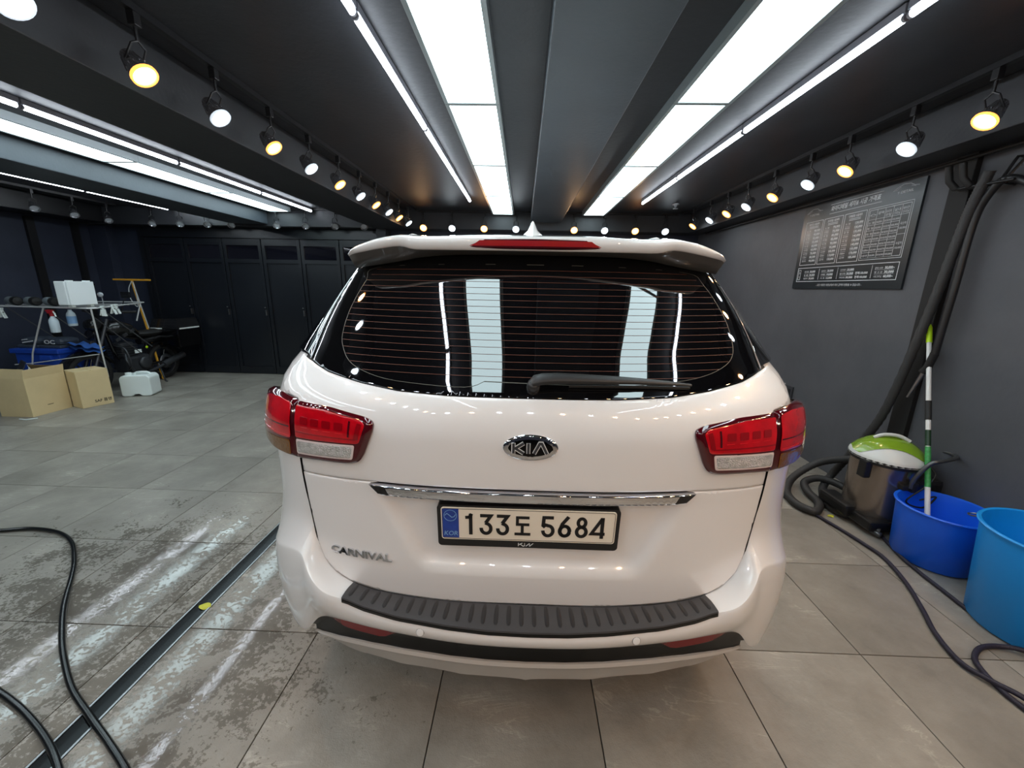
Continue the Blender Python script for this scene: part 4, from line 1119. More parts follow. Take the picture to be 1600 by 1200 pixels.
# vacuum cleaner
V0 = Vector((2.455, 2.52, 0))
v = thing('vacuum_cleaner', 'wet and dry vacuum cleaner with green and white lid and steel tank beside the buckets', 'vacuum cleaner', V0)
MB().lathe([(0, .09), (.175, .09), (.180, .12), (.186, .44), (.186, .47)], V0, (0, 0, 1), 40).build('tank', 'vac_steel', v, sharp=40)
m = MB()
m.box((V0.x - .19, V0.y - .20, .035), (V0.x + .2, V0.y + .17, .10), bev=.015)
m.box((V0.x + .03, V0.y - .19, .10), (V0.x + .215, V0.y + .02, .40), bev=.03)
m.box((V0.x - .235, V0.y - .05, .05), (V0.x - .12, V0.y + .20, .13), bev=.02)
m.build('base', 'vac_black', v)
MB().lathe([(.186, .455), (.202, .46), (.205, .485), (.198, .50), (.17, .50)], V0, (0, 0, 1), 40).build('rim', 'vac_black', v, sharp=35)
def dome(a): # a 0..1 radius
    return .495 + .115 * (1 - a ** 2.6)
m = MB(); rows_ = []
for a in (1.0, .985, .95, .85, .7, .5, .3, .12, .001):
    rows_.append([(V0.x + .205 * a * math.cos(q), V0.y + .205 * a * math.sin(q), dome(a) if a < 1 else .48) for q in [2 * math.pi * k / 36 for k in range(37)]])
m.grid(rows_, smooth=True); m.build('lid', 'vac_white', v, sharp=40)
m = MB(); rows_ = []
for i in range(15):
    s = -1 + 2 * i / 14; r_ = []
    for j in range(9):
        u = -1 + 2 * j / 8; wd = .66 + .22 * abs(s) ** 2
        a_, b_ = .93 * s * math.cos(0), u * wd * math.sqrt(max(0, 1 - (s * .86) ** 2))
        ang = math.radians(-32); X = a_ * math.cos(ang) - b_ * math.sin(ang); Y = a_ * math.sin(ang) + b_ * math.cos(ang)
        rad = min(math.hypot(X, Y), .97); k_ = rad / max(math.hypot(X, Y), 1e-6)
        r_.append((V0.x + .205 * X * k_, V0.y + .205 * Y * k_, dome(rad) + .004))
    rows_.append(r_)
m.grid(rows_, smooth=True, flip=True); m.build('lid_cover', 'vac_green', v)
m = MB(); m.tube([(V0.x - .09, V0.y + .03, .600), (V0.x - .05, V0.y + .01, .628), (V0.x + .02, V0.y - .02, .632), (V0.x + .07, V0.y - .05, .605)], .012, 8, sub=4); m.build('lid_handle', 'vac_white', v)
MB().lathe([(0, 0), (.028, 0), (.026, .006), (0, .008)], (V0.x + .03, V0.y + .05, .603), (0, 0, 1), 16).build('power_switch', 'vac_black', v)
m = MB(); m.box((V0.x - .205, V0.y - .09, .36), (V0.x - .165, V0.y - .03, .475), bev=.006); m.build('clasp', 'vac_black', v)
m = MB(); m.box((V0.x - .06, V0.y - .215, .34), (V0.x + .05, V0.y - .17, .375), bev=.006).box((V0.x - .02, V0.y - .23, .335), (V0.x + .012, V0.y - .20, .40), bev=.005); m.build('handle_clamp', 'vac_black', v)
m = MB(); m.tube([(V0.x - .02, V0.y - .215, .36), (V0.x - .015, V0.y - .22, .43), (V0.x + .03, V0.y - .24, .535), (V0.x + .08, V0.y - .25, .56), (V0.x + .22, V0.y - .20, .565), (V0.x + .255, V0.y - .10, .56), (V0.x + .25, V0.y + .02, .50), (V0.x + .21, V0.y + .03, .40)], .012, 8, sub=5); m.build('push_bar', 'vac_bar', v)
m = MB(); m.tube([(V0.x + .05, V0.y - .19, .52), (V0.x + .08, V0.y - .24, .47), (V0.x + .03, V0.y - .25, .39), (V0.x - .04, V0.y - .23, .28), (V0.x + .05, V0.y - .25, .25), (V0.x + .10, V0.y - .26, .33), (V0.x + .02, V0.y - .25, .30)], .005, 6, sub=6); m.build('power_cord', 'rubber', v)
for dx_, dy_ in ((-.12, -.19), (.12, -.15), (-.2, .14), (.15, .15)):
    MB().lathe([(0, -.014), (.03, -.014), (.033, 0), (.03, .014), (0, .014)], (V0.x + dx_, V0.y + dy_, .034), (.5, -.8, 0), 18).build('castor', 'vac_black', v, sharp=40)
m = MB(); m.lathe([(0, -.03), (.016, -.03), (.018, .03), (0, .03)], (V0.x - .14, V0.y - .20, .03), (.3, -1, 0), 14); m.build('drain_plug', 'vac_bar', v)
# buckets
def bucket(x, y, r0, r1, h, mt, label):
    b = thing('bucket', label, 'bucket', (x, y, 0), 'blue buckets by the right wall')
    MB().lathe([(0, .002), (r0 - .012, .002), (r0, .014), (r1, h - .01), (r1 + .010, h - .008), (r1 + .013, h), (r1 + .008, h + .006), (r1 - .003, h + .003), (r1 - .006, h - .01), (r0 - .005, .02), (0, .014)], (x, y, 0), (0, 0, 1), 56).build('pail', mt, b, sharp=50)
    return b
B1 = (2.475, 2.125); b = bucket(B1[0], B1[1], .185, .208, .335, 'bucket_blue', 'deep blue open bucket holding the white pole, left of the bigger bucket')
m = MB(); m.box((B1[0] - .02, B1[1] - .220, .225), (B1[0] + .05, B1[1] - .190, .285), bev=.006, rot=Matrix.Rotation(.45, 3, 'Z'), piv=(B1[0], B1[1], .25)); m.build('handle_lug', 'bucket_blue', b)
B2 = (2.425, 1.60); b = bucket(B2[0], B2[1], .215, .252, .49, 'bucket_sky', 'large sky blue bucket cut by the right edge of the photo')
m = MB(); m.tube([(B2[0] - .145, B2[1] + .205, .475), (B2[0] - .14, B2[1] + .245, .455), (B2[0] - .115, B2[1] + .28, .447), (B2[0] - .09, B2[1] + .265, .455), (B2[0] - .10, B2[1] + .23, .475)], .004, 6, sub=4); m.build('handle_wire', 'steel', b)
# pole leaning in the bucket against the wall
pa, pb = Vector((2.424, 2.10, .03)), Vector((2.661, 2.68, 1.327))
pl = thing('pole', 'white telescopic pole with lime green cap standing in the smaller blue bucket', 'pole', pa)
P_ = lambda s: pb.lerp(pa, s)
MB().tube([P_(.04), P_(.60)], .0125, 12).build('upper_tube', 'pole_white', pl)
MB().tube([P_(.60), P_(1)], .0135, 12).build('lower_tube', 'pole_white', pl)
m = MB(); m.tube([P_(-.012), P_(-.008), P_(.0), P_(.075)], lambda t: [.008, .013, .0155, .0155][min(3, int(t * 3 + .5))], 12); m.build('grip_cap', 'lime', pl)
MB().tube([P_(.345), P_(.43)], .0165, 12).build('lock_grip', 'rubber', pl)
MB().tube([P_(.475), P_(.545)], .0142, 12).build('dark_label', 'label_dark', pl)
MB().tube([P_(.548), P_(.72)], .0142, 12).build('green_label', 'label_green', pl)
# floor hoses
def fh(pts, r, mt, label, sub=10, z=None):
    o = MB().tube(pts, r, 10, sub=sub).build('floor_hose', mt); tag(o, label, 'hose'); return o
fh([(1.995, 3.117, .012), (2.043, 2.737, .012), (2.082, 2.607, .012), (2.136, 2.392, .012), (2.166, 2.225, .012), (2.175, 2.094, .012), (2.114, 1.891, .012), (2.026, 1.71, .012), (1.942, 1.556, .012), (1.899, 1.409, .014), (1.929, 1.318, .022), (1.966, 1.244, .03), (2.006, 1.129, .012), (2.1, .9, .012), (2.2, .5, .012)], .0105, 'hose_navy', 'dark navy braided hose on the floor from the car to the lower right corner')
fh([(2.42, 2.51, .012), (2.302, 2.158, .012), (2.27, 1.984, .012), (2.262, 1.876, .012), (2.25, 1.723, .012), (2.24, 1.596, .012), (2.25, 1.497, .012), (2.288, 1.383, .012), (2.4, 1.1, .012)], .010, 'hose_navy', 'dark braided hose on the floor running along the two blue buckets')
fh([(2.6, 1.25, .012), (2.44, 1.31, .012), (2.33, 1.37, .030), (2.225, 1.462, .030), (2.156, 1.497, .014), (2.067, 1.486, .012), (1.984, 1.432, .012), (1.95, 1.366, .012), (1.935, 1.285, .012), (1.94, 1.217, .012), (1.957, 1.126, .012), (2.0, .9, .012)], .0105, 'hose_navy', 'dark navy hose loop at the right photo edge in front of the big bucket')
fh([(-3.6, 2.0, .012), (-3.395, 2.037, .012), (-3.194, 2.067, .012), (-3.027, 2.097, .012), (-2.821, 2.068, .012), (-2.637, 1.978, .012), (-2.459, 1.834, .012), (-2.337, 1.715, .012), (-2.163, 1.529, .012), (-2.012, 1.39, .012), (-1.867, 1.271, .012), (-1.687, 1.144, .012), (-1.516, 1.051, .013), (-1.362, .971, .012), (-1.211, .887, .012), (-1.01, .758, .012), (-.8, .5, .012)], .0115, 'hose_glossy', 'glossy black hose curving across the tiles left of the drain and over it')
fh([(-2.4, 1.2, .012), (-2.099, 1.164, .012), (-1.933, 1.116, .012), (-1.797, 1.068, .012), (-1.671, 1.015, .012), (-1.563, .963, .012), (-1.473, .911, .013), (-1.379, .847, .012), (-1.259, .749, .012), (-1.1, .55, .012)], .0115, 'hose_glossy', 'glossy black hose cut by the lower left corner of the photo')
def leaf(x, y, z, s, label):
    m = MB(); n = 8; rws = []
    for i in range(n + 1):
        t = i / n; wd = .016 * s * math.sin(math.pi * t) ** .7 + .0005
        rws.append([(x + (t - .5) * .05 * s, y - wd, z + .004 * math.sin(t * 6)), (x + (t - .5) * .05 * s, y, z + .003), (x + (t - .5) * .05 * s, y + wd, z + .006 * s * t)])
    m.grid(rws); m.grid([[Vector(p) - Vector((0, 0, .0012)) for p in r] for r in rws], flip=True)
    tag(m.build('leaf', 'leaf_yellow'), label, 'leaf')
leaf(-1.505, 1.564, .0, 1.2, 'small curled yellow leaf lying on the drain'); leaf(2.205, 2.552, .0025, .9, 'small yellow leaf on the floor in front of the vacuum hose')
ol = thing('wall_outlet', 'dark power outlet low on the right wall behind the car lamp', 'outlet', (2.69, 3.93, .56))
MB().box((2.688, 3.87, .50), (2.6995, 3.99, .62), bev=.004).build('plate', 'outlet_dark', ol); MB().box((2.684, 3.90, .53), (2.688, 3.96, .59), bev=.002).build('socket', 'lamp_black', ol)
MB().box((2.66, 3.998, .545), (2.6995, 4.08, .63), bev=.006).build('adapter', 'plastic_white', ol)

# ------------------------------------------------------------------ left side
def rotz(m_, c, a):
    R = Matrix.Rotation(a, 3, 'Z'); c = Vector(c)
    m_.v = [tuple(c + R @ (Vector(v) - c)) for v in m_.v]
# open cardboard box
bx = thing('cardboard_box', 'open brown cardboard box in front of the drying rack, the left of two', 'box', (-5.69, 4.28, 0), 'cardboard boxes on the left')
x0, x1, y0, y1, h = -5.87, -5.50, 4.10, 4.50, .44; t = .006
m = MB(); m.box((x0, y0, 0.001), (x1, y0 + t, h)).box((x0, y1 - t, .001), (x1, y1, h)).box((x0, y0 + t, .001), (x0 + t, y1 - t, h)).box((x1 - t, y0 + t, .001), (x1, y1 - t, h)).box((x0 + t, y0 + t, .001), (x1 - t, y1 - t, .007))
m.build('carton', 'cardboard', bx)
MB().box((x0, y0, h), (x1, y0 + t, h + .11), rot=Matrix.Rotation(math.radians(-8), 3, 'X'), piv=(x0, y0, h)).build('flap', 'cardboard', bx)
MB().box((x1 - t, y0, h), (x1, y1, h + .10), rot=Matrix.Rotation(math.radians(8), 3, 'Y'), piv=(x1, y0, h)).build('flap', 'cardboard', bx)
MB().box((x0, y1 - t, h), (x1, y1, h + .1), rot=Matrix.Rotation(math.radians(25), 3, 'X'), piv=(x0, y1, h)).build('flap', 'cardboard_dark', bx)
MB().box((x1, 4.26, .10), (x1 + .001, 4.32, .106)).build('print_mark', 'ink', bx)
MB().box((x0 - .02, y0 - .004, h + .03), (x0 + .12, y0 - .001, h + .09)).build('paper_label', 'plastic_white', bx)
# closed box, turned a little
c2 = (-5.385, 4.63, 0)
bx = thing('cardboard_box', 'closed brown cardboard box with small print beside the motorcycle wheel, the right of two', 'box', c2, 'cardboard boxes on the left')
m = MB(); m.box((-5.53, 4.48, .001), (-5.24, 4.78, .445), bev=.003); rotz(m, c2, -.35); m.build('carton', 'cardboard', bx)
m = MB(); m.box((-5.528, 4.482, .4455), (-5.242, 4.622, .4515)).box((-5.528, 4.632, .4455), (-5.242, 4.778, .4515)); rotz(m, c2, -.35); m.build('top_flap', 'cardboard', bx)
m = MB(); WFn = lambda u, v_, h_: Vector((-5.2395 + h_, 4.60 + u, .05 + v_)); write(m, 'SAF 품명', 0, 0, .045, WFn, 0, 0, 0, .001, 'LEFT', .16); rotz(m, c2, -.35); m.build('box_print', 'ink', bx)
tag(MB().tube([(-5.56, 4.02, .006), (-5.46, 4.0, .008), (-5.40, 4.06, .006)], .006, 6).build('plastic_scrap', 'plastic_white'), 'thin white plastic scrap on the floor before the open box', 'scrap')
# jerry can
jc = (-5.22, 5.13, 0)
j = thing('jerry_can', 'white translucent plastic jerry can on the tiles beside the motorcycle', 'jerry can', jc)
prof = [(-.17, .02), (-.15, .002), (-.05, .002), (-.03, .03), (.03, .03), (.05, .002), (.15, .002), (.17, .02), (.17, .25), (.14, .285), (-.14, .285), (-.17, .25)]
m = MB(); m.prism(rounded(prof, .02), -.12, .12, lambda u, v_, h_: Vector((jc[0] + u, jc[1] - h_, v_)))
rotz(m, jc, .30); o = m.build('can_body', 'plastic_white', j)
bv = o.modifiers.new('b', 'BEVEL'); bv.width = .02; bv.segments = 3; bv.limit_method = 'ANGLE'; bv.angle_limit = math.radians(60)
m = MB(); m.lathe([(0, 0), (.034, 0), (.034, .03), (0, .034)], (jc[0] - .10, jc[1] - .03, .283), (0, 0, 1), 18); rotz(m, jc, .30); m.build('cap', 'plastic_white', j, sharp=40)
m = MB(); m.tube([(jc[0] - .04, jc[1], .28), (jc[0] - .02, jc[1], .31), (jc[0] + .10, jc[1], .31), (jc[0] + .13, jc[1], .28)], .014, 8, sub=3); rotz(m, jc, .30); m.build('grip', 'plastic_white', j)
# drying rack
rk = thing('drying_rack', 'folding silver drying rack standing against the left wall side', 'drying rack', (-5.9, 5.1, 0))
m = MB(); Zt = 1.185
m.tube([(-6.75, 4.72, Zt + .01), (-5.27, 4.72, Zt), (-5.22, 4.78, Zt), (-5.55, 5.75, Zt + .03), (-5.62, 5.78, Zt + .03), (-6.75, 5.78, Zt + .02)], .009, 8, smooth=False); m.build('top_frame', 'rack_silver', rk)
for k in range(8): MB().tube([(-6.75, 4.83 + k * .12, Zt + .005), (-5.27 - k * .036, 4.83 + k * .12, Zt + .005)], .003, 5).build('rack_wire', 'rack_silver', rk)
for a, b_ in (((-5.25, 4.74, Zt), (-5.36, 4.86, .30)), ((-5.83, 4.73, Zt), (-6.12, 4.73, .62)), ((-5.60, 5.75, Zt + .02), (-5.66, 5.70, .95))):
    MB().tube([a, b_], .009, 8).build('leg', 'rack_silver', rk)
for a, b_ in (((-5.20, 4.80, Zt), (-5.02, 5.2, .66)), ((-5.55, 4.9, Zt), (-5.30, 5.3, .55)), ((-6.0, 4.85, Zt), (-5.7, 5.2, .6)), ((-6.3, 4.73, Zt), (-6.0, 5.3, .4))):
    MB().tube([a, b_], .006, 6).build('brace', 'bike_grey', rk)
MB().tube([(-5.40, 4.85, .60), (-6.08, 4.68, .50), (-6.30, 4.66, .48)], .006, 6).build('lower_rail', 'rack_silver', rk)
MB().tube([(-5.40, 4.85, .30), (-5.40, 4.86, .005)], .009, 6).tube([(-6.12, 4.73, .62), (-6.3, 4.73, .005)], .009, 6).build('leg', 'rack_silver', rk)
def clamp(x, y, z, a, label):
    c = thing('clamp', label, 'clamp', (x, y, z), 'white plastic clamps on the drying rack')
    m = MB(); m.box((x - .016, y - .018, z - .075), (x - .002, y + .018, z + .045), bev=.004, rot=Matrix.Rotation(.28, 3, 'Y'))
    rotz(m, (x, y, z), a); m.build('jaw', 'plastic_white', c)
    m = MB(); m.box((x + .002, y - .018, z - .085), (x + .016, y + .018, z + .045), bev=.004, rot=Matrix.Rotation(-.28, 3, 'Y'))
    rotz(m, (x, y, z), a); m.build('jaw', 'plastic_white', c)
    MB().tube([(x - .02, y, z - .01), (x + .02, y, z - .01)], .008, 8).build('spring', 'steel', c)
for k, (x, y, z) in enumerate([(-5.235, 4.86, 1.165), (-5.285, 5.04, 1.175), (-5.31, 5.11, 1.178)]):
    clamp(x, y, z, .3, ['white plastic clamp on the rack edge, left of the group of three', 'white plastic clamp on the rack edge, middle of the group of three', 'white plastic clamp on the rack edge, right of the group of three'][k])
clamp(-6.12, 4.665, .44, .5, 'white plastic clamp on the lower rail in front of the blue bin'); clamp(-6.33, 4.70, 1.13, .2, 'white plastic clamp on the front of the rack at the left photo edge')
tg = MB().box((-5.19, 4.795, 1.09), (-5.13, 4.80, 1.17)).build('paper_tag', 'plastic_white'); tag(tg, 'small white paper tag hanging at the rack corner', 'tag')
# spray bottles
def bottle(x, y, z, label, head, mt='bottle_white', labelled=False):
    b = thing('spray_bottle' if head else 'bottle', label, 'bottle', (x, y, z))
    MB().lathe([(0, 0), (.040, 0), (.044, .008), (.044, .13), (.038, .155), (.018, .185), (.018, .20), (0, .20)], (x, y, z), (0, 0, 1), 24).build('bottle_body', mt, b, sharp=50)
    if head:
        MB().lathe([(0, .195), (.021, .195), (.021, .225), (0, .225)], (x, y, z), (0, 0, 1), 16).build('collar', 'trigger_red', b, sharp=50)
        m = MB(); m.box((x - .045, y - .014, z + .225), (x + .025, y + .014, z + .27), bev=.006).box((x - .06, y - .012, z + .25), (x - .045, y + .012, z + .266)); m.build('spray_head', 'trigger_red', b)
        m = MB(); m.tube([(x + .01, y, z + .26), (x + .035, y, z + .235), (x + .045, y, z + .19)], .008, 6); m.build('trigger', 'plastic_white', b)
    if labelled: MB().lathe([(.0446, .03), (.0446, .12)], (x, y, z), (0, 0, 1), 24).build('bottle_label', 'plate_pale', b)
bottle(-5.655, 4.655, .895, 'white spray bottle with red head hanging on the front of the rack', True)
bottle(-5.66, 4.86, .955, 'white labelled bottle hanging just behind the red-headed spray bottle', False, labelled=True)
# white case on the rack
cs2 = thing('equipment_case', 'pale grey hard case lying on top of the drying rack', 'case', (-5.45, 4.95, 1.19))
m = MB(); m.box((-5.50, 4.62, 1.225), (-5.37, 4.93, 1.50), bev=.010); m.build('case_body', 'case_grey', cs2)
m = MB(); m.box((-5.369, 4.625, 1.225), (-5.345, 4.925, 1.50), bev=.006); m.build('case_lid', 'case_grey', cs2)
for x in (4.68, 4.87): MB().box((-5.40, x - .025, 1.50), (-5.35, x + .025, 1.512), bev=.003).build('latch', 'case_grey', cs2)
for x in (4.67, 4.88): MB().box((-5.42, x - .02, 1.196), (-5.37, x + .02, 1.2245), bev=.003).build('foot', 'plastic_white', cs2)
# rolled polisher tubes
for k, x in enumerate((-6.22, -5.98, -5.74)):
    r_ = thing('roller', ['grey roller with black end cap on the rack, at the left photo edge', 'grey roller with black end cap on the rack, middle of three', 'grey roller with black end cap on the rack, next to the case'][k], 'roller', (x, 4.80, 1.26), 'rollers on the drying rack')
    c = Vector((x - .05, 4.80 + .0, 1.255)); a = Vector((.93, -.36, 0)).normalized()
    MB().lathe([(0, -.11), (.046, -.11), (.050, -.10), (.050, .04), (.045, .05)], c, a, 20).build('roller_body', 'roll_grey', r_, sharp=50)
    MB().lathe([(.050, .035), (.054, .045), (.054, .09), (.042, .11), (0, .115)], c, a, 20).build('end_cap', 'rubber', r_, sharp=50)
# blue bin with two dark tubs
bb = thing('storage_bin', 'blue plastic storage bin under the drying rack', 'bin', (-6.0, 5.0, 0))
m = MB(); m.box((-6.45, 4.80, .001), (-5.88, 5.18, .60), bev=.015).box((-6.48, 4.77, .60), (-5.85, 5.20, .66), bev=.012); m.build('bin_body', 'bin_blue', bb)
MB().box((-6.10, 4.765, .52), (-5.95, 4.80, .58), bev=.006).build('bin_grip', 'bin_blue', bb)
cl_ = thing('folded_cloth', 'blue folded cloth behind the motorcycle front wheel', 'cloth', (-5.7, 5.0, .66))
m = MB(); rws = []
for i in range(9):
    rws.append([(-5.87 + i * .04, 4.90 + j * .03, .715 + .018 * math.sin(i * 1.7 + j) - .06 * (i / 8) ** 2) for j in range(7)])
m.grid(rws, flip=True); m.grid([[Vector(p) - Vector((0, 0, .05)) for p in r] for r in rws]); m.build('cloth', 'cloth_blue', cl_)
for k, x in enumerate((-6.31, -6.02)):
    t_ = thing('storage_tub', ['dark grey lidded tub on the blue bin, at the left photo edge', 'dark grey lidded tub with pale lettering on the blue bin'][k], 'tub', (x, 5.0, .66), 'dark tubs on the blue bin')
    m = MB(); m.box((x - .14, 4.84, .662), (x + .14, 5.14, .70), bev=.012).box((x - .12, 4.87, .70), (x + .12, 5.11, .785), bev=.04); m.build('tub_body', 'lid_grey', t_)
    m = MB(); F_ = lambda u, v_, h_: Vector((x - .09 + u, 4.8685 - h_, .715 + v_))
    if k: write(m, 'OC', 0, 0, .07, F_, .0, 0, 0, .002, 'LEFT', .14)
    else: stroke(m, [(0, .01), (.15, .035)], .012, F_, 0, .002); stroke(m, [(0, .045), (.08, .055)], .010, F_, 0, .002)
    m.build('tub_mark', 'print_white', t_)
mb_ = MB().box((-6.22, 4.60, .25), (-6.16, 4.615, .56), rot=Matrix.Rotation(.55, 3, 'Y')).build('metal_bracket', 'steel'); tag(mb_, 'flat pale metal bar leaning behind the open cardboard box', 'bar')
# squeegee with cord
sq = thing('floor_squeegee', 'yellow T-shaped floor squeegee standing head up behind the motorcycle', 'squeegee', (-5.74, 5.95, 0))
MB().box((-6.10, 5.90, 1.52), (-5.54, 5.925, 1.545), bev=.004).build('squeegee_head', 'yellow_paint', sq)
MB().tube([(-5.82, 5.91, 1.52), (-5.75, 5.95, .70), (-5.70, 5.98, .01)], .016, 10).build('squeegee_pole', 'yellow_paint', sq)
cd_ = MB().tube([(-5.80, 5.885, 1.51), (-5.86, 5.88, 1.40), (-5.86, 5.88, 1.25), (-5.78, 5.88, 1.14), (-5.76, 5.88, 1.30), (-5.78, 5.88, 1.50), (-5.75, 5.88, 1.30), (-5.72, 5.90, 1.0), (-5.70, 5.91, .82)], .006, 6, sub=6).build('charger_cord', 'cord_white'); tag(cd_, 'white cord looped over the yellow squeegee', 'cord')

# motorcycle: front wheel nearest, side to the camera
bk = thing('motorcycle', 'black motorcycle with a large rear box parked before the left wall', 'motorcycle', (-5.75, 5.45, 0))
bxx = -5.75
def bwheel(y, r):
    wh = MB().lathe([(r - .07, -.045), (r - .035, -.055), (r - .01, -.035), (r, 0), (r - .01, .035), (r - .035, .055), (r - .07, .045)], (bxx, y, r), (1, 0, 0), 36).build('tyre', 'tyre', bk)
    m = MB(); m.lathe([(r - .07, -.035), (r - .085, -.03), (r - .085, .03), (r - .07, .035)], (bxx, y, r), (1, 0, 0), 36)
    m.lathe([(0, -.06), (.035, -.06), (.035, .06), (0, .06)], (bxx, y, r), (1, 0, 0), 16)
    m.build('rim', 'bike_grey', wh, sharp=40)
    for k in range(6):
        a = math.pi * k / 3; m = MB(); m.tube([(bxx, y + .03 * math.cos(a), r + .03 * math.sin(a)), (bxx, y + (r - .08) * math.cos(a + .15), r + (r - .08) * math.sin(a + .15))], .011, 6); m.build('spoke', 'bike_black', wh)
    m = MB(); m.lathe([(.06, .066), (.115, .066), (.115, .070), (.06, .070)], (bxx, y, r), (1, 0, 0), 24); m.build('brake_disc', 'bike_grey', wh)
bwheel(4.98, .295); bwheel(6.08, .285)
m = MB()
for sx in (-.07, .07): m.tube([(bxx + sx, 4.98, .295), (bxx + sx, 5.30, 1.0)], .02, 8)
m.build('fork', 'bike_grey', bk)
m = MB(); rws = []
for a in np.linspace(20, 165, 12):
    a = math.radians(a); rws.append([(bxx + sx, 4.98 + .325 * math.cos(a), .295 + .325 * math.sin(a) - abs(sx) * .3) for sx in (-.07, -.035, 0, .035, .07)])
m.grid(rws); m.grid([[Vector(p) * 1 - Vector((0, 0, .006)) for p in r] for r in rws], flip=True); m.build('front_mudguard', 'bike_black', bk)
m = MB(); rws = []
for a in np.linspace(30, 150, 10):
    a = math.radians(a); rws.append([(bxx + sx, 6.08 + .34 * math.cos(a), .285 + .34 * math.sin(a) - abs(sx) * .3) for sx in (-.08, -.04, 0, .04, .08)])
m.grid(rws); m.grid([[Vector(p) - Vector((0, 0, .006)) for p in r] for r in rws], flip=True); m.build('rear_mudguard', 'bike_black', bk)
m = MB()
m.tube([(bxx, 5.28, .95), (bxx, 5.36, .55), (bxx, 5.50, .30), (bxx, 5.80, .28), (bxx, 5.86, .60), (bxx, 6.25, .66)], .022, 8)
m.tube([(bxx, 5.28, .90), (bxx, 5.60, .72), (bxx, 5.9, .64)], .022, 8); m.tube([(bxx - .06, 5.80, .28), (bxx - .06, 6.08, .285)], .022, 8).tube([(bxx + .06, 5.80, .28), (bxx + .06, 6.08, .285)], .022, 8)
m.build('frame', 'bike_black', bk)
m = MB(); m.box((bxx - .12, 5.42, .22), (bxx + .12, 5.78, .46), bev=.04).box((bxx - .08, 5.40, .44), (bxx + .08, 5.60, .66), bev=.03)
for k in range(5): m.box((bxx - .10, 5.38, .47 + k * .035), (bxx + .10, 5.62, .482 + k * .035))
m.lathe([(0, .12), (.09, .12), (.09, .15), (.07, .165), (0, .165)], (bxx, 5.66, .34), (1, 0, 0), 22); m.build('engine', 'bike_grey', bk)
def blob(prof_, mt, name, par):
    m = MB(); rws = []
    for (y, z, hw, hh) in prof_:
        rws.append([(bxx + hw * math.cos(a), y, z + hh * math.sin(a)) for a in [2 * math.pi * k / 14 for k in range(15)]])
    m.grid(rws); m.add(rws[0][:-1], [tuple(range(14))[::-1]]); m.add(rws[-1][:-1], [tuple(range(14))]); return m.build(name, mt, par, recalc=True)
blob([(5.28, .86, .04, .03), (5.33, .87, .11, .09), (5.45, .87, .14, .115), (5.60, .83, .13, .10), (5.70, .77, .09, .06)], 'bike_black', 'fuel_tank', bk)
blob([(5.68, .76, .07, .03), (5.75, .75, .12, .045), (5.95, .75, .14, .05), (6.15, .78, .13, .045), (6.3, .80, .09, .03)], 'rubber', 'seat', bk)
blob([(5.75, .64, .05, .05), (5.95, .66, .10, .07), (6.2, .70, .09, .06), (6.35, .73, .04, .03)], 'bike_black', 'side_cover', bk)
hl_ = blob([(5.10, .93, .02, .02), (5.11, .93, .075, .075), (5.16, .93, .085, .09), (5.26, .95, .05, .06)], 'bike_black', 'headlight', bk)
MB().lathe([(0, .004), (.07, 0)], (bxx, 5.098, .80), (0, -1, 0), 18).build('headlight_glass', 'door_glass', hl_)
m = MB(); m.tube([(bxx - .36, 5.42, 1.10), (bxx - .15, 5.30, 1.10), (bxx, 5.28, 1.04), (bxx + .15, 5.30, 1.10), (bxx + .36, 5.42, 1.10)], .012, 8, sub=4); hbar = m.build('handlebar', 'bike_black', bk)
for sx in (-1, 1): MB().tube([(bxx + sx * .26, 5.36, 1.10), (bxx + sx * .38, 5.43, 1.10)], .018, 8).build('grip', 'rubber', hbar)
m = MB(); m.tube([(bxx + .24, 5.36, 1.10), (bxx + .28, 5.38, 1.25), (bxx + .30, 5.40, 1.29)], .006, 6).box((bxx + .24, 5.39, 1.29), (bxx + .37, 5.41, 1.37), bev=.01); m.build('mirror', 'bike_black', bk)
m = MB(); m.tube([(bxx - .24, 5.36, 1.10), (bxx - .20, 5.38, 1.38), (bxx - .14, 5.38, 1.46)], .006, 6).box((bxx - .18, 5.375, 1.45), (bxx - .08, 5.385, 1.47)); m.build('phone_mount', 'bike_black', bk)
m = MB(); m.lathe([(0, 0), (.032, 0), (.032, .01), (0, .012)], (bxx + .06, 5.30, 1.33), (.3, -1, .1), 16).tube([(bxx + .06, 5.31, 1.33), (bxx + .05, 5.32, 1.10)], .005, 6); m.build('round_mirror', 'lens_off', bk)
m = MB(); m.tube([(bxx + .08, 5.44, .50), (bxx + .15, 5.38, .40), (bxx + .15, 5.50, .20), (bxx + .15, 5.80, .22), (bxx + .16, 5.95, .27)], .018, 8, sub=4).tube([(bxx + .16, 5.92, .26), (bxx + .17, 6.3, .36)], .045, 12); m.build('exhaust', 'bike_grey', bk)
m = MB()
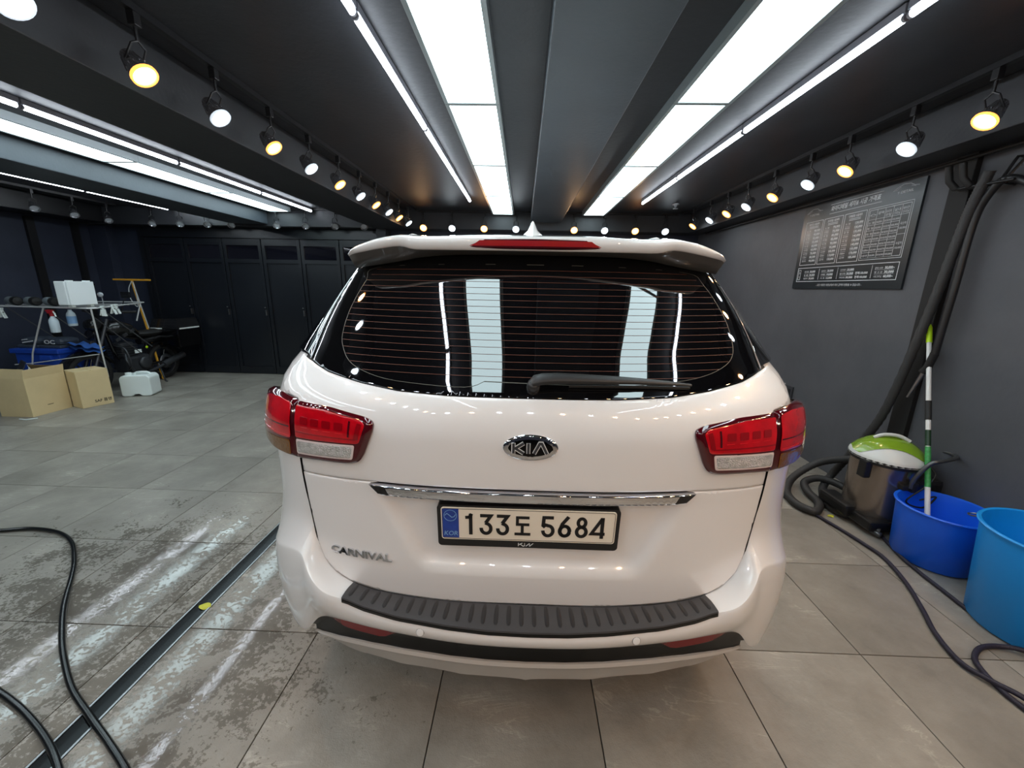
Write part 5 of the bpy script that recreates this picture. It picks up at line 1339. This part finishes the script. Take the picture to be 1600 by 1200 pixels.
for sx in (-1, 1): m.tube([(bxx + sx * .05, 5.36, .62), (bxx + sx * .20, 5.34, .58), (bxx + sx * .22, 5.36, .36), (bxx + sx * .08, 5.42, .26)], .012, 6, sub=4)
m.build('crash_bar', 'bike_grey', bk)
m = MB(); m.tube([(bxx + .10, 5.90, .28), (bxx + .20, 5.86, .012), (bxx + .24, 5.84, .008)], .012, 6); m.build('side_stand', 'bike_grey', bk)
for y, z in ((5.86, .48), (5.84, .22)):
    pass
MB().box((bxx + .165, 5.50, .50), (bxx + .17, 5.60, .55)).build('sticker', 'plastic_white', bk)
MB().lathe([(0, 0), (.02, 0), (.018, .006), (0, .008)], (bxx + .14, 5.72, .56), (1, 0, 0), 12).build('green_cap', 'lime', bk)
for k in range(3): MB().box((bxx + .12, 5.30 + k * .11, .70 + .05 * k), (bxx + .14, 5.37 + k * .11, .74 + .05 * k), bev=.005, rot=Matrix.Rotation(.4, 3, 'X')).build('side_vent', 'bike_grey', bk)
# rear delivery box with a silver strip
rb = MB(); RB = (-5.80, 6.03, -5.36, 6.45)
rb.box((RB[0], RB[1], .51), (RB[2], RB[3], .80), bev=.02); 
rbo = rb.build('rear_box', 'black_gloss', bk)
m = MB(); m.add([(RB[0] - .01, RB[1] - .01, .80), (RB[2] + .01, RB[1] - .01, .80), (RB[2] + .01, RB[3] + .01, .80), (RB[0] - .01, RB[3] + .01, .80), (RB[0] + .03, RB[1] + .03, 0.95), (RB[2] - .03, RB[1] + .03, 0.95), (RB[2] - .03, RB[3] - .01, 0.95), (RB[0] + .03, RB[3] - .01, 0.95)], [(0, 3, 2, 1), (4, 5, 6, 7), (0, 1, 5, 4), (1, 2, 6, 5), (2, 3, 7, 6), (3, 0, 4, 7)]); m.build('box_lid', 'bike_black', rbo)
MB().box((RB[2] + .011, RB[1] + .02, .795), (RB[2] + .016, RB[3] - .02, .815)).build('silver_strip', 'plastic_white', rbo); MB().box((RB[0] + .02, RB[1] - .016, .795), (RB[0] + .2, RB[1] - .011, .815)).build('silver_strip', 'plastic_white', rbo)
